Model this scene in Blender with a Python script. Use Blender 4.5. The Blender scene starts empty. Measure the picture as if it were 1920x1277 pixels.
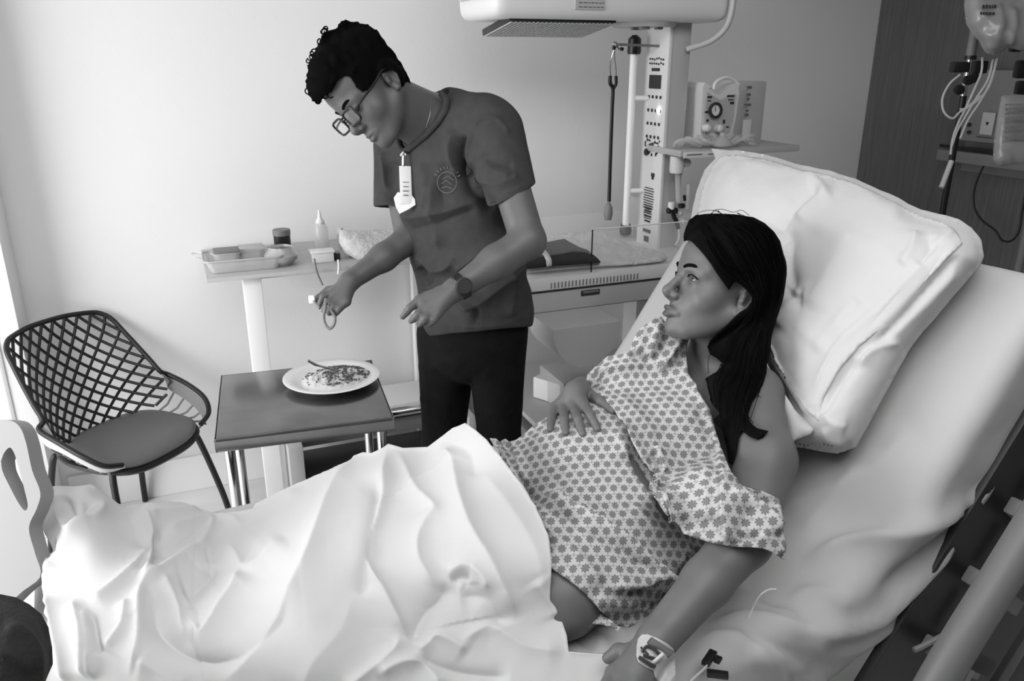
import bpy, bmesh, math, random
import numpy as np
from mathutils import Vector, Matrix
from mathutils.geometry import delaunay_2d_cdt

# ------------------------------------------------------------ camera, world, light
F = 1500.0; TH = math.radians(19.4); YAW = math.radians(22.2); CAMH = 1.6
fwv = np.array([math.sin(YAW), math.cos(YAW), 0.0]); RT = np.array([math.cos(YAW), -math.sin(YAW), 0.0]); UPZ = np.array([0, 0, 1.0])
CF = fwv * math.cos(TH) - UPZ * math.sin(TH); CU = UPZ * math.cos(TH) + fwv * math.sin(TH)
CC = np.array([0, 0, CAMH])
scn = bpy.context.scene
cam_d = bpy.data.cameras.new('camera'); cam = bpy.data.objects.new('camera', cam_d)
scn.collection.objects.link(cam)
cam_d.sensor_width = 36.0; cam_d.lens = F / 1920 * 36; cam_d.clip_start = 0.05
M4 = Matrix(((RT[0], CU[0], -CF[0], 0), (RT[1], CU[1], -CF[1], 0), (RT[2], CU[2], -CF[2], CAMH), (0, 0, 0, 1)))
cam.matrix_world = M4
scn.camera = cam
w = bpy.data.worlds.new('world'); scn.world = w; w.use_nodes = True
w.node_tree.nodes['Background'].inputs[0].default_value = (0.8, 0.8, 0.8, 1)
w.node_tree.nodes['Background'].inputs[1].default_value = 1.0
scn.view_settings.view_transform = 'Standard'; scn.view_settings.look = 'None'
scn.view_settings.exposure = 0.29; scn.view_settings.gamma = 1.0; scn.view_settings.use_curve_mapping = False

def area_light(name, loc, target, sx, sy, power):
    l = bpy.data.lights.new(name, 'AREA'); l.shape = 'RECTANGLE'; l.size = sx; l.size_y = sy; l.energy = power
    o = bpy.data.objects.new(name, l); scn.collection.objects.link(o); o.location = loc
    o.rotation_euler = (Vector(target) - Vector(loc)).to_track_quat('-Z', 'Y').to_euler()
    return o
WX = -2.15                                     # plane of the left window wall
area_light('window_light', (WX + 0.03, 1.65, 1.2), (0.3, 2.1, .85), 1.9, 1.7, 66)
area_light('ceiling_lamp_light', (0.2, 0.6, 2.64), (0.3, 1.3, 0), 2.6, 1.8, 48)

# ------------------------------------------------------------ projection helpers (pixel -> point at a real depth)
def ray(x, y):
    x = np.asarray(x, float); y = np.asarray(y, float)
    return CF + RT * ((x - 960) / F)[..., None] - CU * ((y - 638.5) / F)[..., None]
def at(x, y, zc): return CC + ray(x, y) * np.asarray(zc, float)[..., None]
def atz(x, y, z):
    r = ray(x, y); return CC + r * ((z - CAMH) / r[..., 2])[..., None]
def atY(x, y, Y):
    r = ray(x, y); return CC + r * (Y / r[..., 1])[..., None]
def atX(x, y, X):
    r = ray(x, y); return CC + r * (X / r[..., 0])[..., None]
def proj(p):
    d = np.asarray(p, float) - CC; zc = d @ CF
    return 960 + F * (d @ RT) / zc, 638.5 - F * (d @ CU) / zc, zc
def camv(r, u, t):                             # direction from right / up / toward-camera components
    v = RT * r + CU * u - CF * t; return v / np.linalg.norm(v)

# ------------------------------------------------------------ materials
def mat(name, g, rough=0.6, metal=0.0, bump=None, noise=None, trans=0, alpha=1, emit=0, coat=0, spec=0.5, wood=False, sheen=0, tint=False, sss=0):
    m = bpy.data.materials.new(name); m.use_nodes = True; nt = m.node_tree; b = nt.nodes['Principled BSDF']
    c = (g, g, g, 1) if not isinstance(g, tuple) else (*g, 1)
    b.inputs['Base Color'].default_value = c; b.inputs['Roughness'].default_value = rough; b.inputs['Metallic'].default_value = metal
    b.inputs['Transmission Weight'].default_value = trans; b.inputs['Alpha'].default_value = alpha
    b.inputs['Coat Weight'].default_value = coat; b.inputs['Specular IOR Level'].default_value = spec
    b.inputs['Sheen Weight'].default_value = sheen
    if sss:
        b.inputs['Subsurface Weight'].default_value = sss; b.inputs['Subsurface Scale'].default_value = 0.01
    if emit:
        b.inputs['Emission Color'].default_value = c; b.inputs['Emission Strength'].default_value = emit
    tc = nt.nodes.new('ShaderNodeTexCoord')
    col = None
    if noise:                                  # (scale, amount, stretch)
        mp = nt.nodes.new('ShaderNodeMapping'); mp.inputs['Scale'].default_value = noise[2] if len(noise) > 2 else (1, 1, 1)
        n = nt.nodes.new('ShaderNodeTexNoise'); n.inputs['Scale'].default_value = noise[0]; n.inputs['Detail'].default_value = 5
        r = nt.nodes.new('ShaderNodeMapRange'); r.inputs['From Min'].default_value = 0.3; r.inputs['From Max'].default_value = 0.7
        r.inputs['To Min'].default_value = g * (1 - noise[1]); r.inputs['To Max'].default_value = min(1, g * (1 + noise[1]))
        nt.links.new(tc.outputs['Object'], mp.inputs['Vector']); nt.links.new(mp.outputs[0], n.inputs['Vector'])
        nt.links.new(n.outputs['Fac'], r.inputs['Value']); nt.links.new(r.outputs[0], b.inputs['Base Color']); col = r.outputs[0]
    if tint:
        at_ = nt.nodes.new('ShaderNodeAttribute'); at_.attribute_name = 'tint'
        mu = nt.nodes.new('ShaderNodeMath'); mu.operation = 'MULTIPLY'
        nt.links.new(at_.outputs['Fac'], mu.inputs[0])
        if col: nt.links.new(col, mu.inputs[1])
        else: mu.inputs[1].default_value = g
        nt.links.new(mu.outputs[0], b.inputs['Base Color'])
    if bump:                                   # (scale, strength, stretch)
        mp = nt.nodes.new('ShaderNodeMapping'); mp.inputs['Scale'].default_value = bump[2] if len(bump) > 2 else (1, 1, 1)
        n = nt.nodes.new('ShaderNodeTexNoise'); n.inputs['Scale'].default_value = bump[0]; n.inputs['Detail'].default_value = 4
        bp = nt.nodes.new('ShaderNodeBump'); bp.inputs['Strength'].default_value = bump[1]; bp.inputs['Distance'].default_value = 0.01
        nt.links.new(tc.outputs['Object'], mp.inputs['Vector']); nt.links.new(mp.outputs[0], n.inputs['Vector'])
        nt.links.new(n.outputs['Fac'], bp.inputs['Height']); nt.links.new(bp.outputs[0], b.inputs['Normal'])
    return m

def gown_mat():
    m = bpy.data.materials.new('gown_print'); m.use_nodes = True; nt = m.node_tree; b = nt.nodes['Principled BSDF']
    b.inputs['Roughness'].default_value = 0.85; b.inputs['Specular IOR Level'].default_value = 0.2
    uv = nt.nodes.new('ShaderNodeUVMap'); uv.uv_map = 'UVMap'
    def V(op, a, bb=None):
        n = nt.nodes.new('ShaderNodeVectorMath'); n.operation = op
        nt.links.new(a, n.inputs[0])
        if bb is not None:
            if isinstance(bb, tuple): n.inputs[1].default_value = bb
            else: nt.links.new(bb, n.inputs[1])
        return n
    def Mt(op, a, bb, c=None):
        n = nt.nodes.new('ShaderNodeMath'); n.operation = op
        for i, q in enumerate((a, bb, c)):
            if q is None: continue
            if isinstance(q, (int, float)): n.inputs[i].default_value = q
            else: nt.links.new(q, n.inputs[i])
        return n.outputs[0]
    P = 0.0188; Q = P * 1.732                  # metres between flowers
    nz = nt.nodes.new('ShaderNodeTexNoise'); nz.inputs['Scale'].default_value = 9; nt.links.new(uv.outputs[0], nz.inputs['Vector'])
    w1 = V('SUBTRACT', nz.outputs['Color'], (0.5, 0.5, 0.5)); w2 = V('MULTIPLY', w1.outputs[0], (0.02, 0.02, 0)); base = V('ADD', uv.outputs[0], w2.outputs[0])
    def cells(off):
        a = V('ADD', base.outputs[0], (off[0], off[1], 0)); q = V('DIVIDE', a.outputs[0], (P, Q, 1)); f = V('FRACTION', q.outputs[0])
        s = V('SUBTRACT', f.outputs[0], (0.5, 0.5, 0)); t = V('MULTIPLY', s.outputs[0], (P, Q, 0)); return t
    def flower(off, R, petals):
        t = cells(off); ln = V('LENGTH', t.outputs[0]).outputs['Value']
        sx = nt.nodes.new('ShaderNodeSeparateXYZ'); nt.links.new(t.outputs[0], sx.inputs[0])
        ang = Mt('ARCTAN2', sx.outputs[1], sx.outputs[0]); c = Mt('COSINE', Mt('MULTIPLY', ang, petals), 0)
        rr = Mt('MULTIPLY_ADD', c, R * 0.13, R)
        e = nt.nodes.new('ShaderNodeMapRange'); nt.links.new(Mt('SUBTRACT', ln, rr), e.inputs['Value'])
        e.inputs['From Min'].default_value = -0.0011; e.inputs['From Max'].default_value = 0.0009
        e.inputs['To Min'].default_value = 1; e.inputs['To Max'].default_value = 0
        sp = Mt('MULTIPLY_ADD', c, 0.18, 0.82)
        return Mt('MULTIPLY', e.outputs[0], sp)
    big = Mt('MAXIMUM', flower((0, 0), 0.0064, 8), flower((P / 2, Q / 2), 0.0064, 8))
    sm = Mt('MAXIMUM', flower((0, Q / 3), 0.0026, 4), flower((P / 2, Q / 2 + Q / 3), 0.0026, 4))
    tot = Mt('MAXIMUM', big, Mt('MULTIPLY', sm, 0.55))
    mr = nt.nodes.new('ShaderNodeMapRange'); nt.links.new(tot, mr.inputs['Value'])
    mr.inputs['To Min'].default_value = 0.50; mr.inputs['To Max'].default_value = 0.13
    nt.links.new(mr.outputs[0], b.inputs['Base Color'])
    bp = nt.nodes.new('ShaderNodeBump'); n2 = nt.nodes.new('ShaderNodeTexNoise'); n2.inputs['Scale'].default_value = 22
    nt.links.new(uv.outputs[0], n2.inputs['Vector']); nt.links.new(n2.outputs['Fac'], bp.inputs['Height']); bp.inputs['Distance'].default_value = 0.006; bp.inputs['Strength'].default_value = 0.45
    nt.links.new(bp.outputs[0], b.inputs['Normal'])
    return m

MW = mat('painted_wall', 0.84, 0.75, bump=(60, 0.05), noise=(1.2, 0.02))
MTR = mat('white_trim', 0.86, 0.45)
MFL = mat('vinyl_floor', 0.80, 0.22, noise=(1.6, 0.12, (1, 3, 1)), spec=0.6)
MWOOD = mat('grey_wood_laminate', 0.115, 0.5, noise=(9, 0.22, (22, 22, 0.5)), bump=(9, 0.15, (40, 40, 0.6)))
MSH = mat('white_bed_linen', 0.58, 0.9, bump=(26, 0.10), sheen=0.1, spec=0.2)
MMT = mat('mattress_sheet', 0.48, 0.9, bump=(18, 0.16), spec=0.2)
MPIL = mat('pillow_linen', 0.56, 0.9, bump=(20, 0.14), spec=0.2)
MGOWN = gown_mat()
MSKW = mat('womans_skin', 0.125, 0.5, tint=True, bump=(300, 0.03), noise=(14, 0.06), sss=0.08)
MSKM = mat('mans_skin', 0.11, 0.5, tint=True, bump=(300, 0.03), noise=(14, 0.06), sss=0.08)
MHAIR = mat('black_hair', 0.0025, 0.7, spec=0.06)
MHAIRM = mat('dark_curly_hair', 0.003, 0.85, spec=0.04)
MTS = mat('grey_jersey', 0.052, 0.9, bump=(260, 0.15), noise=(40, 0.10), spec=0.15)
MJN = mat('black_denim', 0.004, 0.9, bump=(180, 0.2), noise=(25, 0.3), spec=0.2)
MBLK = mat('black_plastic', 0.007, 0.4)
MDK = mat('dark_plastic', 0.03, 0.45)
MCH = mat('charcoal_resin', 0.006, 0.45)
MCU = mat('grey_seat_vinyl', 0.14, 0.5, spec=0.4)
MWP = mat('white_plastic', 0.78, 0.4)
MLG = mat('light_grey_plastic', 0.5, 0.45)
MMG = mat('mid_grey_plastic', 0.2, 0.5)
MST = mat('stainless_steel', 0.5, 0.22, 1.0, noise=(5, 0.2))
MSTD = mat('worn_steel_top', 0.21, 0.2, 1.0, noise=(7, 0.25))
MCHR = mat('chrome', 0.75, 0.1, 1.0)
MPOR = mat('white_porcelain', 0.8, 0.15, coat=0.4)
MCLR = mat('clear_acrylic', 0.9, 0.06, alpha=0.12, spec=0.6)
MCLR2 = mat('clear_plastic', 0.75, 0.1, alpha=0.42, spec=0.7)
MPAP = mat('white_paper', 0.8, 0.8)
MPRT = mat('printed_ink', 0.03, 0.7)
MPRG = mat('grey_ink', 0.16, 0.7)
MLENS = mat('spectacle_lens', 0.6, 0.05, alpha=0.18, spec=0.8)
MEYE = mat('eyeball', 0.2, 0.15, coat=0.6)
MIRIS = mat('dark_iris', 0.012, 0.15, coat=0.8)
MRICE = mat('rice_and_beans', 0.62, 0.6)
MFOOD = mat('dark_food', 0.10, 0.5)
MLIQ = mat('dark_liquid', 0.02, 0.3)
MTOW = mat('towel', 0.66, 0.95, bump=(90, 0.5), noise=(40, 0.1))
MDBL = mat('charcoal_blanket', 0.035, 0.95, bump=(60, 0.3))
MFRAME = mat('grey_bed_plastic', 0.24, 0.4)
MRAIL = mat('rail_grey', .125, .45)
MUND = mat('underframe_dark', .018, .5)
MLEDW = mat('led_white', 1.0, 0.4, emit=5)
MGLASSW = mat('window_daylight_glass', 0.95, 0.1, alpha=0.25)

# ------------------------------------------------------------ mesh helpers
COL = scn.collection
ORG = {}
def thing(name, label, cat, loc=(0, 0, 0), group=None):
    o = bpy.data.objects.new(name, None); COL.objects.link(o); o.empty_display_size = 0.05
    o.location = tuple(float(v) for v in loc); o['label'] = label; o['category'] = cat
    if group: o['group'] = group
    ORG[o.name] = np.array(loc, float); return o
def tag(o, label, cat, group=None, kind=None):
    o['label'] = label; o['category'] = cat
    if group: o['group'] = group
    if kind: o['kind'] = kind
    return o
def link(name, me, m, parent=None, smooth=True, label=None, kind=None):
    o = bpy.data.objects.new(name, me); COL.objects.link(o)
    if m is not None:
        for q in (m if isinstance(m, (list, tuple)) else [m]): me.materials.append(q)
    if smooth: me.shade_smooth()
    if parent is not None:
        off = ORG[parent.name]
        me.transform(Matrix.Translation(Vector([-float(v) for v in off])))
        o.parent = parent; ORG[o.name] = off
    else:
        c = [v.co for v in me.vertices]
        if c:
            A = np.array([tuple(v) for v in c]) if len(c) < 4000 else None
            if A is not None:
                lo = A.min(0); hi = A.max(0); ctr = np.array([(lo[0] + hi[0]) / 2, (lo[1] + hi[1]) / 2, lo[2]])
                me.transform(Matrix.Translation(Vector([-float(v) for v in ctr]))); o.location = tuple(ctr); ORG[o.name] = ctr
        if o.name not in ORG: ORG[o.name] = np.zeros(3)
    if label: o['label'] = label
    if kind: o['kind'] = kind
    return o
def raw(name, V, Fc, m, parent=None, smooth=True, uv=None, tint=None, label=None, kind=None):
    me = bpy.data.meshes.new(name)
    V = np.asarray(V, np.float32)
    if isinstance(Fc, np.ndarray):
        n, k = Fc.shape
        me.vertices.add(len(V)); me.vertices.foreach_set('co', V.ravel())
        me.loops.add(n * k); me.loops.foreach_set('vertex_index', Fc.astype(np.int32).ravel())
        me.polygons.add(n); me.polygons.foreach_set('loop_start', np.arange(0, n * k, k, dtype=np.int32))
        me.update(calc_edges=True)
    else:
        me.from_pydata([tuple(map(float, v)) for v in V], [], [tuple(int(i) for i in f) for f in Fc])
    if uv is not None:
        l = me.uv_layers.new(name='UVMap'); idx = np.zeros(len(me.loops), np.int32); me.loops.foreach_get('vertex_index', idx)
        l.data.foreach_set('uv', np.asarray(uv, np.float32)[idx].ravel())
    if tint is not None:
        a = me.attributes.new('tint', 'FLOAT', 'POINT'); a.data.foreach_set('value', np.asarray(tint, np.float32))
    return link(name, me, m, parent, smooth, label, kind)
def fin(bm, name, m, parent=None, smooth=True, label=None, kind=None):
    me = bpy.data.meshes.new(name); bmesh.ops.recalc_face_normals(bm, faces=bm.faces[:]); bm.to_mesh(me); bm.free()
    o = link(name, me, m, parent, False, label, kind)
    if smooth:
        me.shade_smooth()
        try: me.set_sharp_from_angle(angle=math.radians(38))
        except Exception: pass
    return o
def frame(ax, ay=None):
    z = np.asarray(ax, float); z = z / np.linalg.norm(z)
    r = np.array([0, 0, 1.0]) if abs(z[2]) < 0.9 else np.array([1.0, 0, 0])
    if ay is not None: r = np.asarray(ay, float)
    x = np.cross(r, z); x /= np.linalg.norm(x); y = np.cross(z, x); return x, y, z
def mbox(bm, c, s, rot=None, bev=0.0, seg=2):       # rot: 3 axes (rows) of the box
    A = np.eye(3) if rot is None else np.array(rot)
    vs = []
    for sx in (-.5, .5):
        for sy in (-.5, .5):
            for sz in (-.5, .5):
                p = np.asarray(c, float) + A[0] * s[0] * sx + A[1] * s[1] * sy + A[2] * s[2] * sz
                vs.append(bm.verts.new(tuple(p)))
    fs = [(0, 1, 3, 2), (4, 6, 7, 5), (0, 4, 5, 1), (2, 3, 7, 6), (0, 2, 6, 4), (1, 5, 7, 3)]
    ff = [bm.faces.new([vs[i] for i in f]) for f in fs]
    if bev > 0:
        es = list({e for f in ff for e in f.edges})
        bmesh.ops.bevel(bm, geom=es, offset=bev, segments=seg, profile=0.6, affect='EDGES')
def mtube(bm, pts, r, n=10, cap=True, flat=1.0):
    pts = [np.asarray(p, float) for p in pts]; N = len(pts)
    rr = r if isinstance(r, (list, tuple, np.ndarray)) else [r] * N
    rings = []; px = None
    for i, p in enumerate(pts):
        t = pts[min(i + 1, N - 1)] - pts[max(i - 1, 0)]; t = t / (np.linalg.norm(t) + 1e-9)
        if px is None: x, y, _ = frame(t)
        else:
            x = px - t * (px @ t); x /= (np.linalg.norm(x) + 1e-9); y = np.cross(t, x)
        px = x
        rings.append([bm.verts.new(tuple(p + (x * math.cos(2 * math.pi * k / n) + y * math.sin(2 * math.pi * k / n) * flat) * rr[i])) for k in range(n)])
    for a, b in zip(rings[:-1], rings[1:]):
        for k in range(n): bm.faces.new((a[k], a[(k + 1) % n], b[(k + 1) % n], b[k]))
    if cap: bm.faces.new(rings[0][::-1]); bm.faces.new(rings[-1])
def mlathe(bm, c, prof, n=24, axis=(0, 0, 1), sx=1.0, sy=1.0):
    x, y, z = frame(axis); c = np.asarray(c, float); rings = []
    for r, h in prof:
        if r < 1e-5: rings.append([bm.verts.new(tuple(c + z * h))])
        else: rings.append([bm.verts.new(tuple(c + z * h + (x * math.cos(2 * math.pi * k / n) * sx + y * math.sin(2 * math.pi * k / n) * sy) * r)) for k in range(n)])
    for a, b in zip(rings[:-1], rings[1:]):
        for k in range(n):
            k2 = (k + 1) % n
            if len(a) == 1 and len(b) == 1: continue
            if len(a) == 1: bm.faces.new((a[0], b[k2], b[k]))
            elif len(b) == 1: bm.faces.new((a[k], a[k2], b[0]))
            else: bm.faces.new((a[k], a[k2], b[k2], b[k]))
def mprism(bm, pts2, o, ux, uy, th):               # polygon extruded along ux x uy
    o = np.asarray(o, float); ux = np.asarray(ux, float); uy = np.asarray(uy, float); nz = np.cross(ux, uy); nz /= np.linalg.norm(nz)
    a = [bm.verts.new(tuple(o + ux * p[0] + uy * p[1])) for p in pts2]; b = [bm.verts.new(tuple(o + ux * p[0] + uy * p[1] + nz * th)) for p in pts2]
    bm.faces.new(a[::-1]); bm.faces.new(b); n = len(a)
    for k in range(n): bm.faces.new((a[k], a[(k + 1) % n], b[(k + 1) % n], b[k]))
def box(name, c, s, m, parent=None, bev=0.003, rot=None, label=None, kind=None):
    bm = bmesh.new(); mbox(bm, c, s, rot, bev); return fin(bm, name, m, parent, True, label, kind)
def boxes(name, L, m, parent=None, bev=0.0, rot=None, label=None):
    bm = bmesh.new()
    for c, s in L: mbox(bm, c, s, rot, bev)
    return fin(bm, name, m, parent, True, label)
def tube(name, pts, r, m, parent=None, n=10, flat=1.0, label=None, kind=None):
    bm = bmesh.new(); mtube(bm, pts, r, n, True, flat); return fin(bm, name, m, parent, True, label, kind)
def lathe(name, c, prof, m, parent=None, n=24, axis=(0, 0, 1), label=None, sx=1.0, sy=1.0):
    bm = bmesh.new(); mlathe(bm, c, prof, n, axis, sx, sy); return fin(bm, name, m, parent, True, label)
def smoothpath(P, k=8):
    P = [np.asarray(p, float) for p in P]; out = []
    Q = [2 * P[0] - P[1]] + P + [2 * P[-1] - P[-2]]
    for i in range(1, len(Q) - 2):
        for j in range(k):
            t = j / k; a, b, c, d = Q[i - 1], Q[i], Q[i + 1], Q[i + 2]
            out.append(0.5 * (2 * b + (c - a) * t + (2 * a - 5 * b + 4 * c - d) * t * t + (3 * b - a - 3 * c + d) * t ** 3))
    out.append(P[-1]); return out
def struct(o): o['kind'] = 'structure'; return o

# ------------------------------------------------------------ implicit surfaces
def smin(a, b, k):
    if k <= 0: return np.minimum(a, b)
    h = np.maximum(k - np.abs(a - b), 0) / k; return np.minimum(a, b) - h * h * k * 0.25
def capsule(a, b, ra, rb):
    a = np.asarray(a, float); b = np.asarray(b, float); d = b - a; L = d @ d
    def f(p):
        q = p - a; t = np.clip((q @ d) / L, 0, 1)
        return np.linalg.norm(q - t[:, None] * d, axis=1) - (ra + (rb - ra) * t)
    return f
def ellip(c, r, R=None):                         # R rows = axes
    c = np.asarray(c, float); r = np.asarray(r, float); R = None if R is None else np.asarray(R, float)
    def f(p):
        q = p - c
        if R is not None: q = q @ R.T
        k0 = np.linalg.norm(q / r, axis=1); k1 = np.linalg.norm(q / (r * r), axis=1) + 1e-9
        return k0 * (k0 - 1) / k1
    return f
def sphere(c, r):
    c = np.asarray(c, float); return lambda p: np.linalg.norm(p - c, axis=1) - r
def halfspace(o, n):                             # solid on the side opposite to n
    o = np.asarray(o, float); n = np.asarray(n, float); n = n / np.linalg.norm(n); return lambda p: (p - o) @ n
def fuse(items):                                 # items: (f, k, op) op '+' or '-' or '&'
    def f(p):
        d = None
        for it in items:
            g, k, op = (it + ('+',))[:3] if len(it) == 2 else it
            v = g(p)
            if d is None: d = v
            elif op == '+': d = smin(d, v, k)
            elif op == '-': d = -smin(-d, v, k)
            else: d = -smin(-d, -v, k)
        return d
    return f
def offset(f, o): return lambda p: f(p) - o
def bounded(f, c, r):                            # evaluate a detailed solid only near itself
    c = np.asarray(c, float)
    def g(p):
        d = np.linalg.norm(p - c, axis=1) - r; out = np.maximum(d, 0) + .03; m = d < .0
        if m.any(): out[m] = np.minimum(f(p[m]), .03)
        return out
    return g
def bfuse(items):
    f = fuse(items)
    return f
def local(f, O, R):                              # f defined in local axes R (rows) at O
    O = np.asarray(O, float); R = np.asarray(R, float); return lambda p: f((p - O) @ R.T)
def vnoise(p, s, seed=0):
    p = p * s; a = np.array([[1.0, .37, .21], [-.31, 1.1, .43], [.19, -.47, .93]]); out = np.zeros(len(p)); am = 1; tot = 0
    for o in range(3):
        q = p @ a.T + seed + o * 3.1
        out += am * (np.sin(q[:, 0] + 1.3 * np.sin(q[:, 1])) * np.cos(q[:, 1] + 1.1 * np.sin(q[:, 2])) + np.sin(q[:, 2] + np.cos(q[:, 0] * .7))) * 0.5
        tot += am; am *= .5; p = p * 2.03
        p = p @ a.T * .9
    return out / tot
def nets(f, lo, hi, h, pad=0.012):
    lo = np.asarray(lo, float); hi = np.asarray(hi, float); B = 6
    nb = np.ceil((hi - lo) / (h * B)).astype(int); n = nb * B
    D = np.empty(n, np.float32)
    g = np.stack(np.meshgrid(*[np.arange(k) for k in nb], indexing='ij'), -1).reshape(-1, 3)
    ctr = lo + (g * B + B / 2) * h
    dc = np.concatenate([f(ctr[i:i + 200000]) for i in range(0, len(ctr), 200000)])
    D[:] = np.repeat(np.repeat(np.repeat(dc.reshape(nb).astype(np.float32), B, 0), B, 1), B, 2)
    act = g[np.abs(dc) < B * h * 0.9 + pad]
    o = np.stack(np.meshgrid(np.arange(B), np.arange(B), np.arange(B), indexing='ij'), -1).reshape(-1, 3)
    for i in range(0, len(act), 1500):
        idx = (act[i:i + 1500, None, :] * B + o[None]).reshape(-1, 3)
        D[idx[:, 0], idx[:, 1], idx[:, 2]] = f(lo + idx * h)
    ins = D < 0
    S = [(i, j, k) for i in (0, 1) for j in (0, 1) for k in (0, 1)]
    cnt = np.zeros(n - 1, np.int8)
    for s in S: cnt += ins[s[0]:n[0] - 1 + s[0], s[1]:n[1] - 1 + s[1], s[2]:n[2] - 1 + s[2]]
    ac = np.argwhere((cnt > 0) & (cnt < 8)); del cnt
    cv = {s: D[ac[:, 0] + s[0], ac[:, 1] + s[1], ac[:, 2] + s[2]].astype(float) for s in S}
    P = np.zeros((len(ac), 3)); C = np.zeros(len(ac))
    for s in S:
        for ax in range(3):
            if s[ax] == 0:
                t = list(s); t[ax] = 1; t = tuple(t); a = cv[s]; b = cv[t]; m = (a < 0) != (b < 0)
                q = np.zeros((len(ac), 3)) + np.array(s); den = np.where(m, a - b, 1); q[:, ax] += np.where(m, a / den, 0)
                P += q * m[:, None]; C += m
    V = lo + (ac + P / C[:, None]) * h
    ID = -np.ones(n, np.int32); ID[ac[:, 0], ac[:, 1], ac[:, 2]] = np.arange(len(ac))
    Q = []
    for ax in range(3):
        sl0 = [slice(None)] * 3; sl1 = [slice(None)] * 3; sl0[ax] = slice(0, -1); sl1[ax] = slice(1, None)
        a = ins[tuple(sl0)]; b = ins[tuple(sl1)]; e = np.argwhere(a != b); u, v = (ax + 1) % 3, (ax + 2) % 3
        e = e[(e[:, u] > 0) & (e[:, v] > 0)]
        def g_(du, dv):
            q = e.copy(); q[:, u] -= du; q[:, v] -= dv; return ID[q[:, 0], q[:, 1], q[:, 2]]
        quad = np.stack([g_(1, 1), g_(0, 1), g_(0, 0), g_(1, 0)], -1); fl = ~a[e[:, 0], e[:, 1], e[:, 2]]
        quad[fl] = quad[fl][:, ::-1]; Q.append(quad[(quad >= 0).all(1)])
    return V, np.concatenate(Q)
def smooth_mesh(V, Q, it=2, lam=0.5):
    E = np.concatenate([Q[:, [i, (i + 1) % Q.shape[1]]] for i in range(Q.shape[1])]); E = np.concatenate([E, E[:, ::-1]])
    c = np.bincount(E[:, 0], minlength=len(V)).astype(float) + 1e-9
    for _ in range(it):
        A = np.stack([np.bincount(E[:, 0], weights=V[E[:, 1], k], minlength=len(V)) for k in range(V.shape[1])], -1) / c[:, None]
        V = V + lam * (A - V)
    return V
def vnormals(V, Q):
    n = np.cross(V[Q[:, 1]] - V[Q[:, 0]], V[Q[:, 2]] - V[Q[:, 0]]); N = np.zeros_like(V)
    for k in range(Q.shape[1]):
        for j in range(3): N[:, j] += np.bincount(Q[:, k], weights=n[:, j], minlength=len(V))
    return N / (np.linalg.norm(N, axis=1)[:, None] + 1e-12)

# folds of cloth: ridge lines followed over the surface (pixel polylines looked up through the same projection)
FOLD_POW = 1.1                                   # crispness of the crests
def fold_h(x, y, folds):
    H = np.zeros(len(x))
    for pts, A, wl, wr in folds:
        pts = np.array(smoothpath([np.array([*p, 0.0]) for p in pts], 5))[:, :2]
        seg = np.linalg.norm(np.diff(pts, axis=0), axis=1); L = seg.sum(); acc = 0
        R = 3.2 * max(wl, wr); lo = pts.min(0) - R; hi = pts.max(0) + R
        sel = np.where((x > lo[0]) & (x < hi[0]) & (y > lo[1]) & (y < hi[1]))[0]
        if len(sel) == 0: continue
        bd = np.full(len(sel), 1e9); bs = np.zeros(len(sel)); bt = np.zeros(len(sel)); X = x[sel]; Y = y[sel]
        for i in range(len(seg)):
            d = pts[i + 1] - pts[i]; q = np.stack([X - pts[i][0], Y - pts[i][1]], -1)
            t = np.clip((q @ d) / (d @ d + 1e-9), 0, 1); r = q - t[:, None] * d; dd = np.hypot(r[:, 0], r[:, 1])
            cr = d[0] * q[:, 1] - d[1] * q[:, 0]; m = dd < bd
            bd = np.where(m, dd, bd); bs = np.where(m, cr, bs); bt = np.where(m, (acc + t * seg[i]) / L, bt); acc += seg[i]
        wd = np.where(bs > 0, wr, wl)            # wr: right-hand side when walking the line with y down
        taper = np.clip(np.minimum(bt, 1 - bt) * 6, 0.0, 1); taper = taper * taper * (3 - 2 * taper)
        H[sel] += A * taper * np.exp(-(np.sqrt(bd * bd + 4) / wd) ** FOLD_POW)
    return H
def fold_mesh(V, Q, folds, flip=False, gain=1.0):
    N = vnormals(V, Q); x, y, zc = proj(V); tc_ = CC - V; tc_ /= np.linalg.norm(tc_, axis=1)[:, None]
    fc = (N * tc_).sum(1)
    if flip: N = N * np.sign(fc)[:, None]; fc = np.abs(fc)
    wgt = np.clip(fc * 3, 0, 1)
    return V + N * (fold_h(x, y, folds) * wgt * gain)[:, None]

def depth_sdf(f, z0, z1):                         # first hit (or nearest approach) of each ray with an implicit solid
    def g(x, y):
        r = ray(x, y); L = np.linalg.norm(r, axis=1); t = np.full(len(x), float(z0)); bd = np.full(len(x), 1e9); bt = t.copy(); hit = np.zeros(len(x), bool)
        for _ in range(70):
            d = f(CC + r * t[:, None]); m = (d < bd) & ~hit; bd = np.where(m, d, bd); bt = np.where(m, t, bt)
            hit |= d < 0.0007; t = np.where(hit, t, t + np.maximum(d, 0.0008) / L * 0.8); t = np.minimum(t, z1)
        return bt
    return g
def inside_poly(x, y, P):
    n = len(P); c = np.zeros(len(x), bool); j = n - 1
    for i in range(n):
        xi, yi = P[i]; xj, yj = P[j]
        c ^= ((yi > y) != (yj > y)) & (x < (xj - xi) * (y - yi) / (yj - yi + 1e-12) + xi); j = i
    return c
def poly_dist(x, y, P):
    bd = np.full(len(x), 1e9)
    for i in range(len(P)):
        a = np.array(P[i - 1], float); d = np.array(P[i], float) - a; q = np.stack([x - a[0], y - a[1]], -1)
        t = np.clip((q @ d) / (d @ d + 1e-9), 0, 1); bd = np.minimum(bd, np.linalg.norm(q - t[:, None] * d, axis=1))
    return bd
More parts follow.
